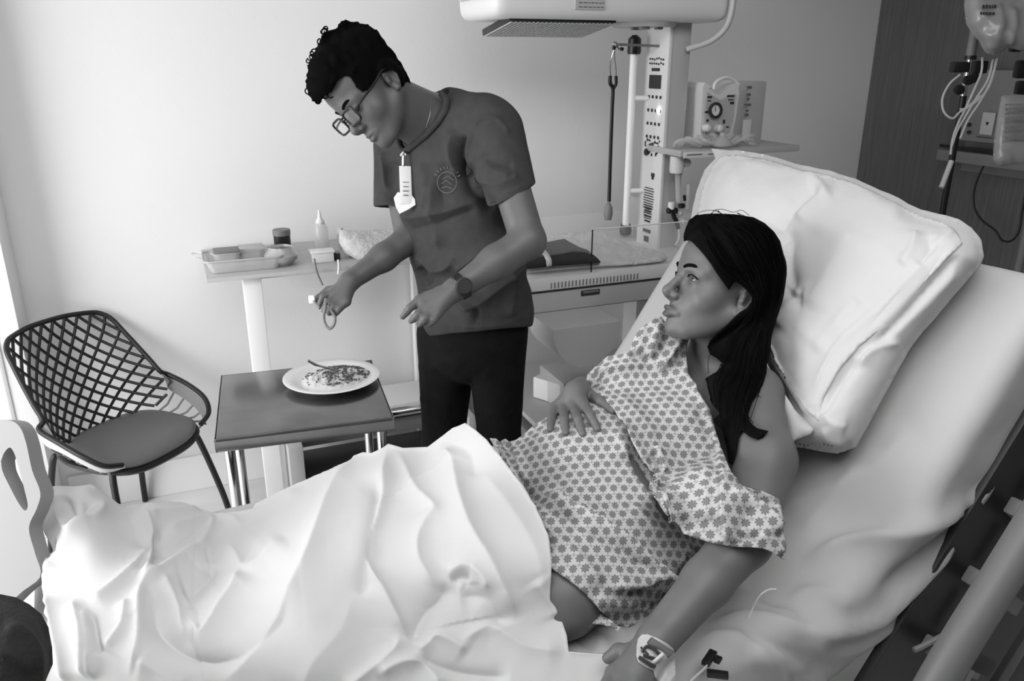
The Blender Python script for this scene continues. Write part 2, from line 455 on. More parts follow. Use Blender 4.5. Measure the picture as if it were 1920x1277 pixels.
def patch2d(outline, step):
    P = np.array(outline, float); B = []
    for i in range(len(P)):
        a = P[i]; b = P[(i + 1) % len(P)]; k = max(1, int(np.linalg.norm(b - a) / step))
        for j in range(k): B.append(a + (b - a) * j / k)
    B = np.array(B); lo = B.min(0); hi = B.max(0)
    gx, gy = np.meshgrid(np.arange(lo[0], hi[0], step), np.arange(lo[1], hi[1], step * .87)); gx = gx + (np.arange(gx.shape[0])[:, None] % 2) * step / 2
    gx = gx.ravel(); gy = gy.ravel(); m = inside_poly(gx, gy, B); gx = gx[m]; gy = gy[m]
    m = poly_dist(gx, gy, B) > step * .55; gx = gx[m]; gy = gy[m]
    pts = [Vector(p) for p in B] + [Vector((a, b)) for a, b in zip(gx, gy)]
    nb = len(B); r = delaunay_2d_cdt(pts, [(i, (i + 1) % nb) for i in range(nb)], [], 0, 1e-4)
    V = np.array([tuple(v) for v in r[0]]); T = np.array([f for f in r[2] if len(f) == 3])
    c = V[T].mean(1); T = T[inside_poly(c[:, 0], c[:, 1], B)]
    e1 = V[T[:, 1]] - V[T[:, 0]]; e2 = V[T[:, 2]] - V[T[:, 0]]; s = e1[:, 0] * e2[:, 1] - e1[:, 1] * e2[:, 0]
    T[s > 0] = T[s > 0][:, ::-1]                  # y is down: this winding faces the camera
    return V, T, B
def drape(name, outline, depth, m, parent=None, step=5.0, folds=(), thick=0.003, smooth_it=3, uvax=None, skirt=0.0, label=None, wob=0.0, tint=None, hemroll=0.0, gain=1.0, post=None):
    V2, T, B = patch2d(outline, step)
    zc = depth(V2[:, 0], V2[:, 1])
    zc = smooth_mesh(zc[:, None], T, smooth_it, .6)[:, 0]
    V = at(V2[:, 0], V2[:, 1], zc)
    if post is not None: V = post(V, V2)
    if len(folds): V = fold_mesh(V, T, folds, gain=gain)
    N = vnormals(V, T)
    if wob: V = V + N * (vnoise(V, 28, 2) * wob)[:, None]
    E = np.concatenate([T[:, [0, 1]], T[:, [1, 2]], T[:, [2, 0]]]); key = {}
    for a, b in E.tolist(): key[(a, b)] = 1
    bd = [(a, b) for a, b in key if (b, a) not in key]
    n = len(V); rays = V - CC; rays /= np.linalg.norm(rays, axis=1)[:, None]
    th = np.zeros(n) + thick
    W = V - N * th[:, None]
    if skirt:
        bi = np.array(sorted({i for e in bd for i in e})); W[bi] = V[bi] + rays[bi] * skirt - N[bi] * thick
    Vall = np.concatenate([V, W]); Fs = [tuple(t) for t in T.tolist()] + [tuple(int(i) + n for i in t[::-1]) for t in T.tolist()] + [(b, a, a + n, b + n) for a, b in bd]
    uv = None
    if uvax is not None: uv = np.stack([Vall @ uvax[0], Vall @ uvax[1]], -1)
    tt = None if tint is None else np.full(len(Vall), tint)
    o = raw(name, Vall, Fs, m, parent, True, uv, tt, label)
    return o

# ------------------------------------------------------------ room
YB = 3.05; XR = 3.10; ZC = 2.7; YF = -1.6
def slab(name, lo, hi, m, bev=0):
    lo = np.array(lo, float); hi = np.array(hi, float)
    o = box(name, (lo + hi) / 2, hi - lo, m, None, bev); return struct(o)
slab('floor', (WX - .1, YF - .1, -.06), (XR + .1, YB + .1, 0), MFL)
MW2 = mat('low_bounce_grey', .45, .8)  # unseen ceiling and left wall greyed to lower the bounced fill light
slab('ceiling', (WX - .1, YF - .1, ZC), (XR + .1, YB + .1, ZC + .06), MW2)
slab('wall_back', (WX - .1, YB, 0), (XR + .1, YB + .08, ZC), MW)
slab('wall_right', (XR, YF, 0), (XR + .08, YB, ZC), MW)
slab('wall_front', (WX - .1, YF - .08, 0), (XR + .1, YF, ZC), mat('fill_cutting_dark', .10, .5, noise=(5, .2, (1, 1, 8))))  # unseen wall behind the camera, darkened to reduce fill light
wy0, wy1, wz0, wz1 = .9, 2.9, 0.3, 2.1
bm = bmesh.new()
for lo, hi in (((YF, 0), (YB, wz0)), ((YF, wz1), (YB, ZC)), ((YF, wz0), (wy0, wz1)), ((wy1, wz0), (YB, wz1))):
    mbox(bm, (WX - .05, (lo[0] + hi[0]) / 2, (lo[1] + hi[1]) / 2), (.1, hi[0] - lo[0], hi[1] - lo[1]))
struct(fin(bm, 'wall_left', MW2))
wn = bpy.data.objects.new('window_1', None); COL.objects.link(wn); wn.location = (WX - .06, 2.0, wz0); wn['kind'] = 'structure'; ORG['window_1'] = np.array(wn.location)
boxes('window_frame', [((WX - .06, wy0 + .03, 1.2), (.05, .06, 1.8)), ((WX - .06, wy1 - .03, 1.2), (.05, .06, 1.8)), ((WX - .06, 1.9, wz0 + .03), (.05, 2.0, .06)),
                       ((WX - .06, 1.9, wz1 - .03), (.05, 2.0, .06)), ((WX - .06, 1.9, 1.2), (.05, .05, 1.75))], MTR, wn)
for y in (1.42, 2.38): box('pane', (WX - .06, y, 1.2), (.006, .9, 1.68), MGLASSW, wn, 0)
bb = slab('baseboard_back', (-.53, YB - .014, .0), (XR, YB, .145), MTR, .004)
tr = bpy.data.objects.new('trim_1', None); COL.objects.link(tr); tr.location = (-.66, YB - .1, 0); tr['kind'] = 'structure'; ORG['trim_1'] = np.array(tr.location)
box('door_casing', (-.70, YB - .085, 1.25), (.30, .17, 2.5), MTR, tr, .004)
box('casing_groove', (-.62, YB - .172, 1.25), (.012, .006, 2.5), MLG, tr, .001)
# wood panelling on the head wall
pn = bpy.data.objects.new('trim_2', None); COL.objects.link(pn); pn.location = (XR - .02, 2, 0); pn['kind'] = 'structure'; ORG['trim_2'] = np.array(pn.location)
for i in range(3):
    y1 = YB - i * 1.22; box('wood_panel', (XR - .012, y1 - .609, 1.35), (.022, 1.214, 2.69), MWOOD, pn, .0015)

# ------------------------------------------------------------ bed frame of reference
ba = math.radians(6.1); be = math.radians(53.5)
A_ = np.array([math.cos(ba), math.sin(ba), 0]); N_ = np.array([-A_[1], A_[0], 0]); HZ = np.array([.906, 1.257, .72])
D_ = A_ * math.cos(be) + UPZ * math.sin(be); U_ = -A_ * math.sin(be) + UPZ * math.cos(be)
def W_(s, k, z=0.0): return HZ + A_ * s + N_ * k + UPZ * z            # flat part
def B_(s, k, o=0.0): return HZ + D_ * s + N_ * k + U_ * o             # raised backrest

BED_FOLDS = [
 ([(1500, 1060), (1592, 1018), (1660, 1004), (1707, 990), (1797, 948), (1870, 880), (1920, 815)], .014, 14, 26),
 ([(1640, 1120), (1720, 1050), (1784, 985), (1815, 930), (1870, 880), (1925, 830)], -.010, 12, 12),
 ([(1300, 1190), (1352, 1173), (1400, 1168), (1496, 1181), (1586, 1172), (1656, 1140), (1758, 1036), (1800, 960)], .013, 10, 16),
 ([(1295, 1206), (1378, 1203), (1457, 1226), (1522, 1262), (1560, 1285)], .010, 12, 14),
 ([(1380, 1190), (1420, 1205), (1477, 1226), (1541, 1275)], -.008, 9, 10),
 ([(1400, 1215), (1440, 1240), (1480, 1277)], .007, 8, 12),
 ([(1500, 1190), (1560, 1215), (1610, 1205), (1680, 1150)], .008, 12, 18),
 ([(1500, 1000), (1540, 965), (1580, 920), (1620, 870)], .004, 16, 10),
 ([(1450, 960), (1530, 930), (1640, 880), (1720, 800)], .006, 30, 30),
 ([(1660, 1210), (1740, 1100), (1850, 940), (1925, 850)], .006, 10, 14),
 ([(1080, 1165), (1110, 1185), (1144, 1214)], .008, 8, 10), ([(1060, 1175), (1090, 1200), (1120, 1222)], -.007, 8, 8),
 ([(1110, 1165), (1150, 1185), (1175, 1190)], .006, 8, 8),
 ([(1360, 1110), (1400, 1125), (1440, 1150), (1500, 1160)], .007, 8, 16), ([(1300, 1110), (1350, 1090), (1400, 1105)], .008, 14, 10),
 ([(1480, 1130), (1520, 1110), (1570, 1120), (1600, 1140)], .006, 10, 10),
 ([(1440, 940), (1460, 870), (1490, 850)], .004, 10, 10),
]
# mattress with its fitted sheet
def mattress():
    st = [];                                       # (centre, up)
    for s in np.linspace(-1.22, -.14, 120): st.append((W_(s, 0), UPZ))
    for t in np.linspace(0, 1, 26)[1:-1]:
        a = be * t; c = W_(-.14, 0); up = UPZ * math.cos(a) - A_ * math.sin(a); R = .14 / math.tan(be / 2) if False else .14 / math.tan((math.pi - be) / 2)
        R = .14 / math.tan(be / 2); ctr = W_(-.14, 0, R); st.append((ctr - up * R, up))
    for s in np.linspace(.14, .67, 70): st.append((B_(s, 0), U_))
    T = .17; Rr = .035; ring = []
    for k in np.linspace(-1, 1, 110): ring.append((k, 0))
    V = []; n = 0
    hw0 = .425
    loop = None
    for i, (c, up) in enumerate(st):
        e = min(i, len(st) - 1 - i); endr = 0 if e > 5 else .03 * (1 - math.sin(math.acos(1 - e / 6))) if e < 6 else 0
        f = min(1, max(0, (i - 110) / 40)); hw = hw0 + .025 * f
        L = []
        for k in np.linspace(-(hw - Rr), hw - Rr, 96): L.append((k, 0))
        for a in np.linspace(0, math.pi / 2, 8)[1:]: L.append((hw - Rr + Rr * math.sin(a), -Rr + Rr * math.cos(a)))
        for z in np.linspace(-Rr, -T + .02, 10)[1:]: L.append((hw, z))
        L.append((hw - .02, -T))
        for k in np.linspace(hw - .06, -(hw - .06), 10): L.append((k, -T))
        L.append((-(hw - .02), -T))
        for z in np.linspace(-T + .02, -Rr, 10)[:-1]: L.append((-hw, z))
        L += [(-(hw - Rr + Rr * math.cos(a)), -Rr + Rr * math.sin(a)) for a in np.linspace(0, math.pi / 2, 8)[:-1]]
        loop = len(L)
        for k, z in L:
            zz = z if endr == 0 else max(z, -T / 2) - endr if z > -T / 2 else min(z, -T / 2) + endr
            V.append(c + N_ * k + up * zz)
    V = np.array(V); Q = []
    for i in range(len(st) - 1):
        j = np.arange(loop); a = i * loop + j; b = i * loop + (j + 1) % loop
        Q.append(np.stack([a, b, b + loop, a + loop], -1))
    Q = np.concatenate(Q)
    V = fold_mesh(V, Q, BED_FOLDS, flip=True, gain=2.1)
    N = vnormals(V, Q); V = V + N * (vnoise(V, 7, 1) * .004 + vnoise(V, 19, 4) * .0012)[:, None]
    Fs = [tuple(q[::-1]) for q in Q.tolist()] + [tuple(range(loop)), tuple(range((len(st) - 1) * loop, len(st) * loop))[::-1]]
    return V, Fs
bed = thing('hospital_bed', 'white hospital bed with raised backrest on which the patient reclines', 'bed', (*W_(-.3, 0)[:2], 0))
V, Fs = mattress(); raw('mattress', V, Fs, MMT, bed, label='mattress in a wrinkled white fitted sheet')
# bed frame below
for k_ in (-.40, .40): box('side_beam', W_(-.62, k_, -.22), (1.2, .05, .07), MUND, bed, .006, rot=(A_, N_, UPZ))
bm = bmesh.new()
for s in (-1.0, -.6, -.2): mbox(bm, W_(s, 0, -.21), (.05, .8, .04), (A_, N_, UPZ), .004)
fin(bm, 'cross_beam', MDK, bed)
boxes('backrest_plate', [(B_(.36, 0, -.19), (.66, .80, .03))], MFRAME, bed, .01, rot=(D_, N_, U_))
for s in (-.95, .0):
    for k in (-.34, .34):
        lg = tube('leg', [W_(s, k, -.2), W_(s, k, -.62)], .022, MMG, bed, 10)
        lathe('castor', (*W_(s, k)[:2], .05), [(0, -.02), (.05, -.02), (.05, .02), (0, .02)], MBLK, lg, 20, axis=N_)
boxes('under_frame', [(W_(-.45, -.34, -.5), (1.2, .05, .05)), (W_(-.45, .34, -.5), (1.2, .05, .05))], MDK, bed, .006, rot=(A_, N_, UPZ))
# near side rail of the backrest: top tube, slats and lower panel
pr = at(1758, 1277, 1.13)
top = [pr + D_ * t for t in (-.28, 0, .2, .45, .7)]
rail = tube('side_rail', smoothpath([top[0] - U_ * .12 + D_ * .03, top[0] - U_ * .03] + top[1:] + [top[-1] + D_ * .04 - U_ * .05]), .026, MRAIL, bed, 16, label='rounded grey plastic side rail')
ro = pr - N_ * 0.0
bm = bmesh.new()
for t in (.05, .33, .61):
    box('rail_slat', pr + D_ * t + N_ * .012 - U_ * .09, (.03, .012, .14), MRAIL, rail, .004, rot=(D_, N_, U_))
box('rail_panel', pr + D_ * .2 - N_ * .035 - U_ * .17, (.95, .025, .19), MUND, rail, .012, rot=(D_, N_, U_))
box('side_cover', B_(.20, -.455, -.37), (1.25, .02, .52), MUND, bed, .006, rot=(D_, N_, U_))
for s_ in (.02, .16, .30, .44, .58):
    box('cover_bar', B_(s_, -.50, -.26), (.032, .022, .22), MRAIL, bed, .005, rot=(D_, N_, U_))
for s_ in (.09, .23, .37, .51):
    box('cover_slot', B_(s_, -.488, -.24), (.085, .008, .03), MBLK, bed, .003, rot=(D_, N_, U_))
tube('bed_cable', smoothpath([B_(.0, -.50, -.12), B_(.08, -.52, -.2), B_(.02, -.52, -.3), B_(-.1, -.5, -.34)]), .005, MMG, bed, 8)
# foot end board, a rounded grey panel with a hand hold
def footboard():
    # outline in pixels on a vertical plane across the foot of the bed
    o0 = at(10, 1000, 1.33)
    ux = camv(1, 0, .25); uy = camv(0, 1, -.12)
    k = 1.33 / F
    outer = [(-260, 1330), (-300, 1000), (-200, 830), (-60, 795), (10, 789), (40, 800), (58, 830), (76, 880), (98, 920), (92, 950), (78, 985), (96, 1030), (110, 1070), (60, 1110), (-20, 1200), (-60, 1330)]
    hole = [(4, 866), (10, 850), (22, 840), (34, 852), (48, 882), (62, 916), (72, 944), (66, 954), (50, 940), (30, 914), (10, 886)]
    def P(px, py, d): return o0 + ux * ((px - 10) * k) + uy * ((1000 - py) * k) + np.cross(ux, uy) * d
    bm = bmesh.new()
    def sm(L): return [tuple(v[:2]) for v in smoothpath([np.array([*p, 0.]) for p in L + [L[0]]], 4)[:-1]]
    O = sm(outer); Hh = sm(hole)
    pts = [Vector(p) for p in O + Hh]; n = len(O); m = len(Hh)
    r = delaunay_2d_cdt(pts, [(i, (i + 1) % n) for i in range(n)] + [(n + i, n + (i + 1) % m) for i in range(m)], [], 0, 1e-4)
    T = [f for f in r[2] if inside_poly(np.array([sum(r[0][i][0] for i in f) / len(f)]), np.array([sum(r[0][i][1] for i in f) / len(f)]), O)[0]
         and not inside_poly(np.array([sum(r[0][i][0] for i in f) / len(f)]), np.array([sum(r[0][i][1] for i in f) / len(f)]), Hh)[0]]
    a = [bm.verts.new(tuple(P(v[0], v[1], 0.014))) for v in r[0]]; b = [bm.verts.new(tuple(P(v[0], v[1], -.014))) for v in r[0]]
    for f in T: bm.faces.new([a[i] for i in f]); bm.faces.new([b[i] for i in f[::-1]])
    E = {}
    for f in T:
        for i in range(3): E[(f[i], f[(i + 1) % 3])] = 1
    for (i, j) in E:
        if (j, i) not in E: bm.faces.new((a[j], a[i], b[i], b[j]))
    return fin(bm, 'foot_board', MFRAME, bed, label='rounded grey foot rail with a hand hold')
footboard()

# ------------------------------------------------------------ sheet over the legs
TOPS = [(62, 950), (66, 930), (74, 926), (90, 914), (105, 911), (140, 912), (171, 908), (194, 922), (222, 945), (250, 946), (311, 940), (350, 944), (408, 964), (440, 960), (474, 955), (480, 944),
        (520, 925), (560, 906), (610, 888), (651, 873), (666, 854), (682, 848), (697, 850), (717, 840), (728, 832), (756, 840), (802, 838), (826, 820), (849, 803), (872, 793), (892, 807), (911, 823),
        (946, 866), (981, 912), (1005, 951), (1028, 1002), (1034, 1052), (1030, 1122), (1047, 1146), (1063, 1192), (1066, 1222), (1121, 1226), (1152, 1228), (1196, 1248), (1235, 1279), (1262, 1310)]
ZCTL = [(62, 950, .82), (105, 911, .87), (171, 908, .87), (222, 945, .80), (311, 940, .76), (408, 964, .72), (474, 955, .74), (560, 906, .79), (651, 873, .82), (728, 832, .87), (802, 838, .87), (872, 793, .95), (946, 866, .93),
        (1005, 951, .90), (1034, 1052, .87), (1047, 1146, .80), (1066, 1222, .765), (1152, 1228, .755), (1235, 1279, .75), (1262, 1310, .74), (880, 940, .90), (960, 1040, .88), (700, 980, .87), (540, 1040, .84), (330, 1080, .80), (180, 1000, .86), (150, 1090, .83),
        (900, 1180, .80), (700, 1180, .82), (600, 1250, .805), (350, 1220, .815), (110, 1180, .81), (900, 1400, .70), (500, 1420, .66), (100, 1400, .68), (1250, 1420, .66), (60, 1100, .80)]
SHEET_FOLDS = [
 ([(690, 842), (655, 890), (627, 936), (596, 1021), (557, 1115), (499, 1200), (450, 1250), (400, 1290)], .030, 46, 34),
 ([(712, 900), (706, 960), (694, 1020), (684, 1075), (676, 1130)], -.020, 26, 14),
 ([(726, 830), (727, 870), (722, 930), (709, 975), (692, 1030), (690, 1056), (705, 1090), (717, 1106), (740, 1150), (757, 1182), (776, 1226)], .022, 12, 36),
 ([(740, 838), (760, 880), (782, 925), (812, 955), (818, 968), (800, 990), (787, 1013), (784, 1040), (791, 1064), (812, 1096), (828, 1124)], .013, 16, 20),
 ([(838, 1090), (826, 1124), (800, 1148), (782, 1180), (773, 1210)], -.016, 16, 18),
 ([(812, 830), (835, 842), (856, 862), (862, 900), (868, 936), (888, 1000), (927, 1060), (950, 1110), (964, 1145), (966, 1172)], .020, 16, 60),
 ([(872, 795), (860, 812), (852, 835), (850, 870)], .012, 14, 12), ([(826, 822), (850, 832), (880, 850), (890, 900)], -.009, 12, 14),
 ([(835, 1085), (852, 1074), (874, 1066), (896, 1076), (910, 1094), (900, 1110)], .015, 14, 14),
 ([(845, 1094), (868, 1084), (884, 1088)], -.012, 10, 10), ([(860, 1120), (905, 1120), (930, 1150), (940, 1180)], -.012, 22, 20),
 ([(779, 1226), (800, 1208), (818, 1192), (850, 1205), (880, 1225)], .014, 16, 16),
 ([(860, 1205), (890, 1185), (919, 1173), (955, 1195), (990, 1215), (1040, 1222), (1062, 1226)], .012, 16, 20),
 ([(776, 1230), (820, 1250), (880, 1262), (960, 1268)], -.016, 12, 14), ([(700, 1270), (740, 1248), (780, 1240), (810, 1262), (830, 1300)], .018, 18, 18),
 ([(640, 1290), (690, 1255), (735, 1220), (752, 1190)], .013, 12, 22),
 ([(1000, 1085), (1030, 1130), (1045, 1160)], .010, 20, 14), ([(900, 880), (960, 960), (1005, 1040), (1020, 1110)], .008, 40, 40),
 ([(409, 1024), (392, 1028), (374, 1033), (323, 1068), (290, 1095), (265, 1111), (258, 1135), (261, 1169), (262, 1216), (250, 1250), (230, 1268)], .024, 26, 18),
 ([(280, 1130), (290, 1150), (300, 1180), (342, 1216), (389, 1238), (430, 1236), (467, 1226), (520, 1180), (560, 1120)], -.024, 30, 34),
 ([(296, 1100), (320, 1122), (334, 1150), (338, 1176), (352, 1196)], .014, 12, 12), ([(352, 1196), (364, 1180), (374, 1192), (392, 1176), (410, 1150), (440, 1110), (455, 1072)], .020, 16, 26),
 ([(340, 1120), (365, 1105), (392, 1080), (396, 1060)], -.014, 18, 14), ([(409, 1024), (440, 1040), (458, 1070), (490, 1060), (540, 1010)], .014, 20, 20),
 ([(250, 960), (266, 980), (279, 1026), (272, 1070), (258, 1116)], .026, 26, 8), ([(279, 1030), (240, 1080), (200, 1118), (167, 1138)], .018, 12, 26),
 ([(290, 1010), (288, 1050), (274, 1095)], -.020, 9, 14),
 ([(109, 914), (110, 940), (114, 967), (124, 986), (138, 998), (152, 984), (167, 971)], .014, 8, 10), ([(120, 930), (132, 960), (150, 968), (180, 940)], -.016, 12, 12),
 ([(190, 925), (185, 960), (160, 980), (138, 1010), (100, 1060), (80, 1095)], .016, 12, 22), ([(117, 1024), (100, 1030), (84, 1046)], -.014, 10, 8),
 ([(230, 1128), (234, 1150), (230, 1177), (214, 1200), (195, 1222)], .014, 10, 12), ([(167, 1138), (164, 1160), (172, 1200), (178, 1280)], .012, 6, 14), ([(172, 1150), (180, 1190), (186, 1230)], -.014, 6, 8),
 ([(136, 1120), (150, 1165), (158, 1200), (166, 1277)], .014, 9, 14), ([(85, 1110), (100, 1170), (118, 1230), (128, 1290)], .014, 12, 10),
 ([(262, 1240), (300, 1262), (330, 1300)], .012, 16, 18), ([(560, 1300), (590, 1240), (640, 1180), (660, 1120)], .006, 30, 30),
 ([(270, 985), (290, 970), (330, 962), (380, 950)], .010, 10, 14), ([(300, 1005), (350, 985), (395, 975), (388, 1010), (366, 1040)], .012, 12, 16),
 ([(300, 1000), (300, 1040), (320, 1062)], -.010, 14, 14), ([(408, 966), (440, 975), (450, 990)], .008, 10, 10),
 ([(560, 910), (540, 960), (500, 1010), (470, 1040)], .008, 24, 30),
]
def rbf(ctl):
    C3 = np.array(ctl, float); X = C3[:, :2] / 300.0; z = C3[:, 2]; n = len(X)
    def ph(r): return r * r * np.log(r + 1e-9)
    K = ph(np.linalg.norm(X[:, None] - X[None], axis=2)) + np.eye(n) * .002; Pm = np.c_[np.ones(n), X]
    S = np.linalg.solve(np.block([[K, Pm], [Pm.T, np.zeros((3, 3))]]), np.r_[z, 0, 0, 0])
    def f(x, y):
        Y = np.stack([x, y], -1) / 300.0; return ph(np.linalg.norm(Y[:, None] - X[None], axis=2)) @ S[:n] + S[n] + Y @ S[n + 1:]
    return f
def dense(L, k):
    L = np.array(L, float); d = np.r_[0, np.cumsum(np.linalg.norm(np.diff(L, axis=0), axis=1))]
    t = np.linspace(0, d[-1], k); return np.stack([np.interp(t, d, L[:, i]) for i in range(2)], -1)
zf = rbf(ZCTL)
SHO = TOPS + [(1330, 1430), (900, 1440), (300, 1440), (84, 1430), (82, 1277), (92, 1240), (101, 1208), (92, 1165), (84, 1130), (78, 1100), (80, 1062), (98, 1030), (90, 1008), (76, 985), (70, 965)]
def sheet_depth(x, y):
    z = np.concatenate([zf(x[i:i + 20000], y[i:i + 20000]) for i in range(0, len(x), 20000)]); return (atz(x, y, z) - CC) @ CF
def sheet_post(V, V2): return V
FOLD_POW = 1.0
sheet = drape('bed_sheet', SHO, sheet_depth, MSH, None, 3.6, SHEET_FOLDS, thick=.003, smooth_it=10, skirt=.035, wob=.001, gain=1.0)
FOLD_POW = 1.1
tag(sheet, 'loose white sheet draped in folds over the patient\'s legs', 'sheet')

# ------------------------------------------------------------ pillows
PIL = [(1334, 279), (1379, 281), (1435, 290), (1491, 308), (1557, 321), (1609, 340), (1679, 371), (1726, 393), (1770, 404), (1797, 411), (1822, 426), (1840, 450), (1846, 481), (1839, 498), (1806, 534), (1773, 572), (1731, 620),
       (1703, 660), (1675, 711), (1646, 760), (1618, 812), (1604, 838), (1571, 850), (1538, 847), (1487, 838), (1473, 810), (1460, 735), (1449, 700), (1432, 680), (1400, 640), (1340, 560), (1285, 450), (1299, 387), (1308, 354), (1322, 318), (1341, 297)]
def plane_depth(P0, n):
    def g(x, y):
        r = ray(x, y); return ((P0 - CC) @ n) / (r @ n)
    return g
def pil_depth(outline, o0, puff, w0=90., flat=0.0):
    pd = plane_depth(B_(0, 0, o0), U_)
    def g(x, y):
        d = np.clip(poly_dist(x, y, outline) / w0, 0, 1); return pd(x, y) - puff * np.sqrt(np.clip(1 - (1 - d) ** 2, 0, 1)) - flat
    return g
PIL_FOLDS = [
 ([(1806, 455), (1773, 485), (1731, 531), (1670, 597), (1609, 649), (1571, 696), (1545, 745), (1534, 790)], .008, 12, 60),
 ([(1815, 470), (1780, 500), (1740, 545), (1680, 610), (1618, 662), (1580, 708), (1552, 755), (1541, 800)], -.014, 8, 16),
 ([(1780, 450), (1740, 490), (1700, 530), (1640, 590), (1585, 640), (1550, 690), (1525, 760)], .005, 6, 6),
 ([(1540, 345), (1500, 372), (1470, 405), (1445, 440)], -.018, 14, 18), ([(1556, 350), (1520, 378), (1490, 412)], .010, 12, 14),
 ([(1450, 470), (1475, 440), (1476, 500), (1490, 545)], -.018, 14, 14), ([(1462, 530), (1490, 556), (1510, 560)], -.016, 10, 10), ([(1450, 610), (1475, 580), (1500, 540)], .010, 14, 14),
 ([(1560, 345), (1600, 350), (1650, 380), (1700, 396)], .006, 10, 12), ([(1380, 300), (1440, 312), (1500, 325), (1545, 340)], .006, 8, 10),
 ([(1720, 430), (1710, 470), (1690, 500)], .008, 10, 12), ([(1750, 440), (1745, 470), (1722, 500)], -.008, 10, 10), ([(1790, 430), (1770, 450), (1740, 455)], .008, 8, 10),
 ([(1800, 490), (1770, 530), (1700, 600), (1660, 640)], .010, 12, 20), ([(1670, 605), (1640, 640), (1610, 690)], .007, 10, 14), ([(1690, 640), (1640, 655), (1600, 690)], .008, 8, 10),
 ([(1544, 770), (1560, 790), (1590, 800)], .008, 8, 12), ([(1435, 617), (1455, 670), (1468, 697), (1491, 739), (1512, 770), (1529, 788)], .014, 18, 8),
 ([(1430, 632), (1450, 684), (1470, 712), (1495, 752), (1520, 785)], -.012, 8, 8), ([(1620, 560), (1580, 600), (1520, 660)], .006, 30, 30), ([(1600, 420), (1560, 500), (1510, 580)], .006, 40, 30),
 ([(1560, 640), (1600, 560), (1660, 480)], .004, 30, 30), ([(1590, 830), (1560, 826), (1545, 800)], .006, 8, 8),
]
pil = drape('pillow', PIL, pil_depth(PIL, .035, .13, 110), MPIL, None, 5.0, PIL_FOLDS, thick=.004, smooth_it=4, skirt=.075, wob=.0028, gain=1.3)
tag(pil, 'large white pillow behind the patient\'s head, its case folded over at the side', 'pillow')
PTOP = [(1806, 456), (1773, 486), (1731, 532), (1670, 598), (1609, 650), (1571, 697), (1545, 745), (1535, 790), (1528, 782), (1512, 768), (1491, 737), (1468, 694), (1450, 650), (1420, 600), (1380, 540), (1330, 480), (1306, 440), (1308, 395), (1318, 352), (1336, 308), (1352, 292), (1379, 290), (1435, 299), (1491, 317), (1557, 330), (1609, 350), (1679, 382), (1726, 403), (1765, 415), (1790, 428)]
pfd = pil_depth(PIL, .035, .13, 110)
def ptd(x, y): return pfd(x, y) - .007 * np.clip(poly_dist(x, y, PTOP[:8] + PTOP[7::-1]) * 0 + np.minimum(1, poly_dist(x, y, PTOP[8:]) / 18 + .0), .15, 1)
tf = drape('case_flap', PTOP, ptd, MPIL, None, 4.5, PIL_FOLDS[2:], thick=.005, smooth_it=4, wob=.0028, gain=1.3)
tf.parent = pil; tf.matrix_parent_inverse = Matrix.Translation(-Vector(pil.location)); tf['label'] = 'folded-over upper layer of the pillowcase'
PIL2 = [(1432, 676), (1449, 700), (1468, 735), (1490, 770), (1516, 792), (1533, 800), (1520, 815), (1490, 826), (1484, 838), (1474, 812), (1466, 770), (1459, 730), (1445, 702)]
pf = drape('pillowcase_flap', PIL2, pil_depth(PIL2, .12, .015, 30), MPIL, None, 4.0, [([(1440, 690), (1470, 740), (1500, 790)], .006, 8, 10)], thick=.003)
tag(pf, 'loose turned-over corner of white pillowcase by the patient\'s shoulder', 'pillowcase')
# tiny printed marks near the pillow's lower hem
bm = bmesh.new()
pdn = pil_depth(PIL, .035, .13, 110)
for i in range(9):
    x = 1500 + i * 7.5; y = 833 + (i % 3) * 1.2; z = float(pdn(np.array([x]), np.array([y]))[0]) - .008; c = at(x, y, z)
    mbox(bm, c, (.0035 if i != 5 else .001, .0035, .001), (RT, CU, -CF))
prt = fin(bm, 'laundry_print', MPRG); prt['label'] = 'small grey laundry print on the pillow hem'; prt.parent = pil
prt.matrix_parent_inverse = Matrix.Translation(-Vector(pil.location))

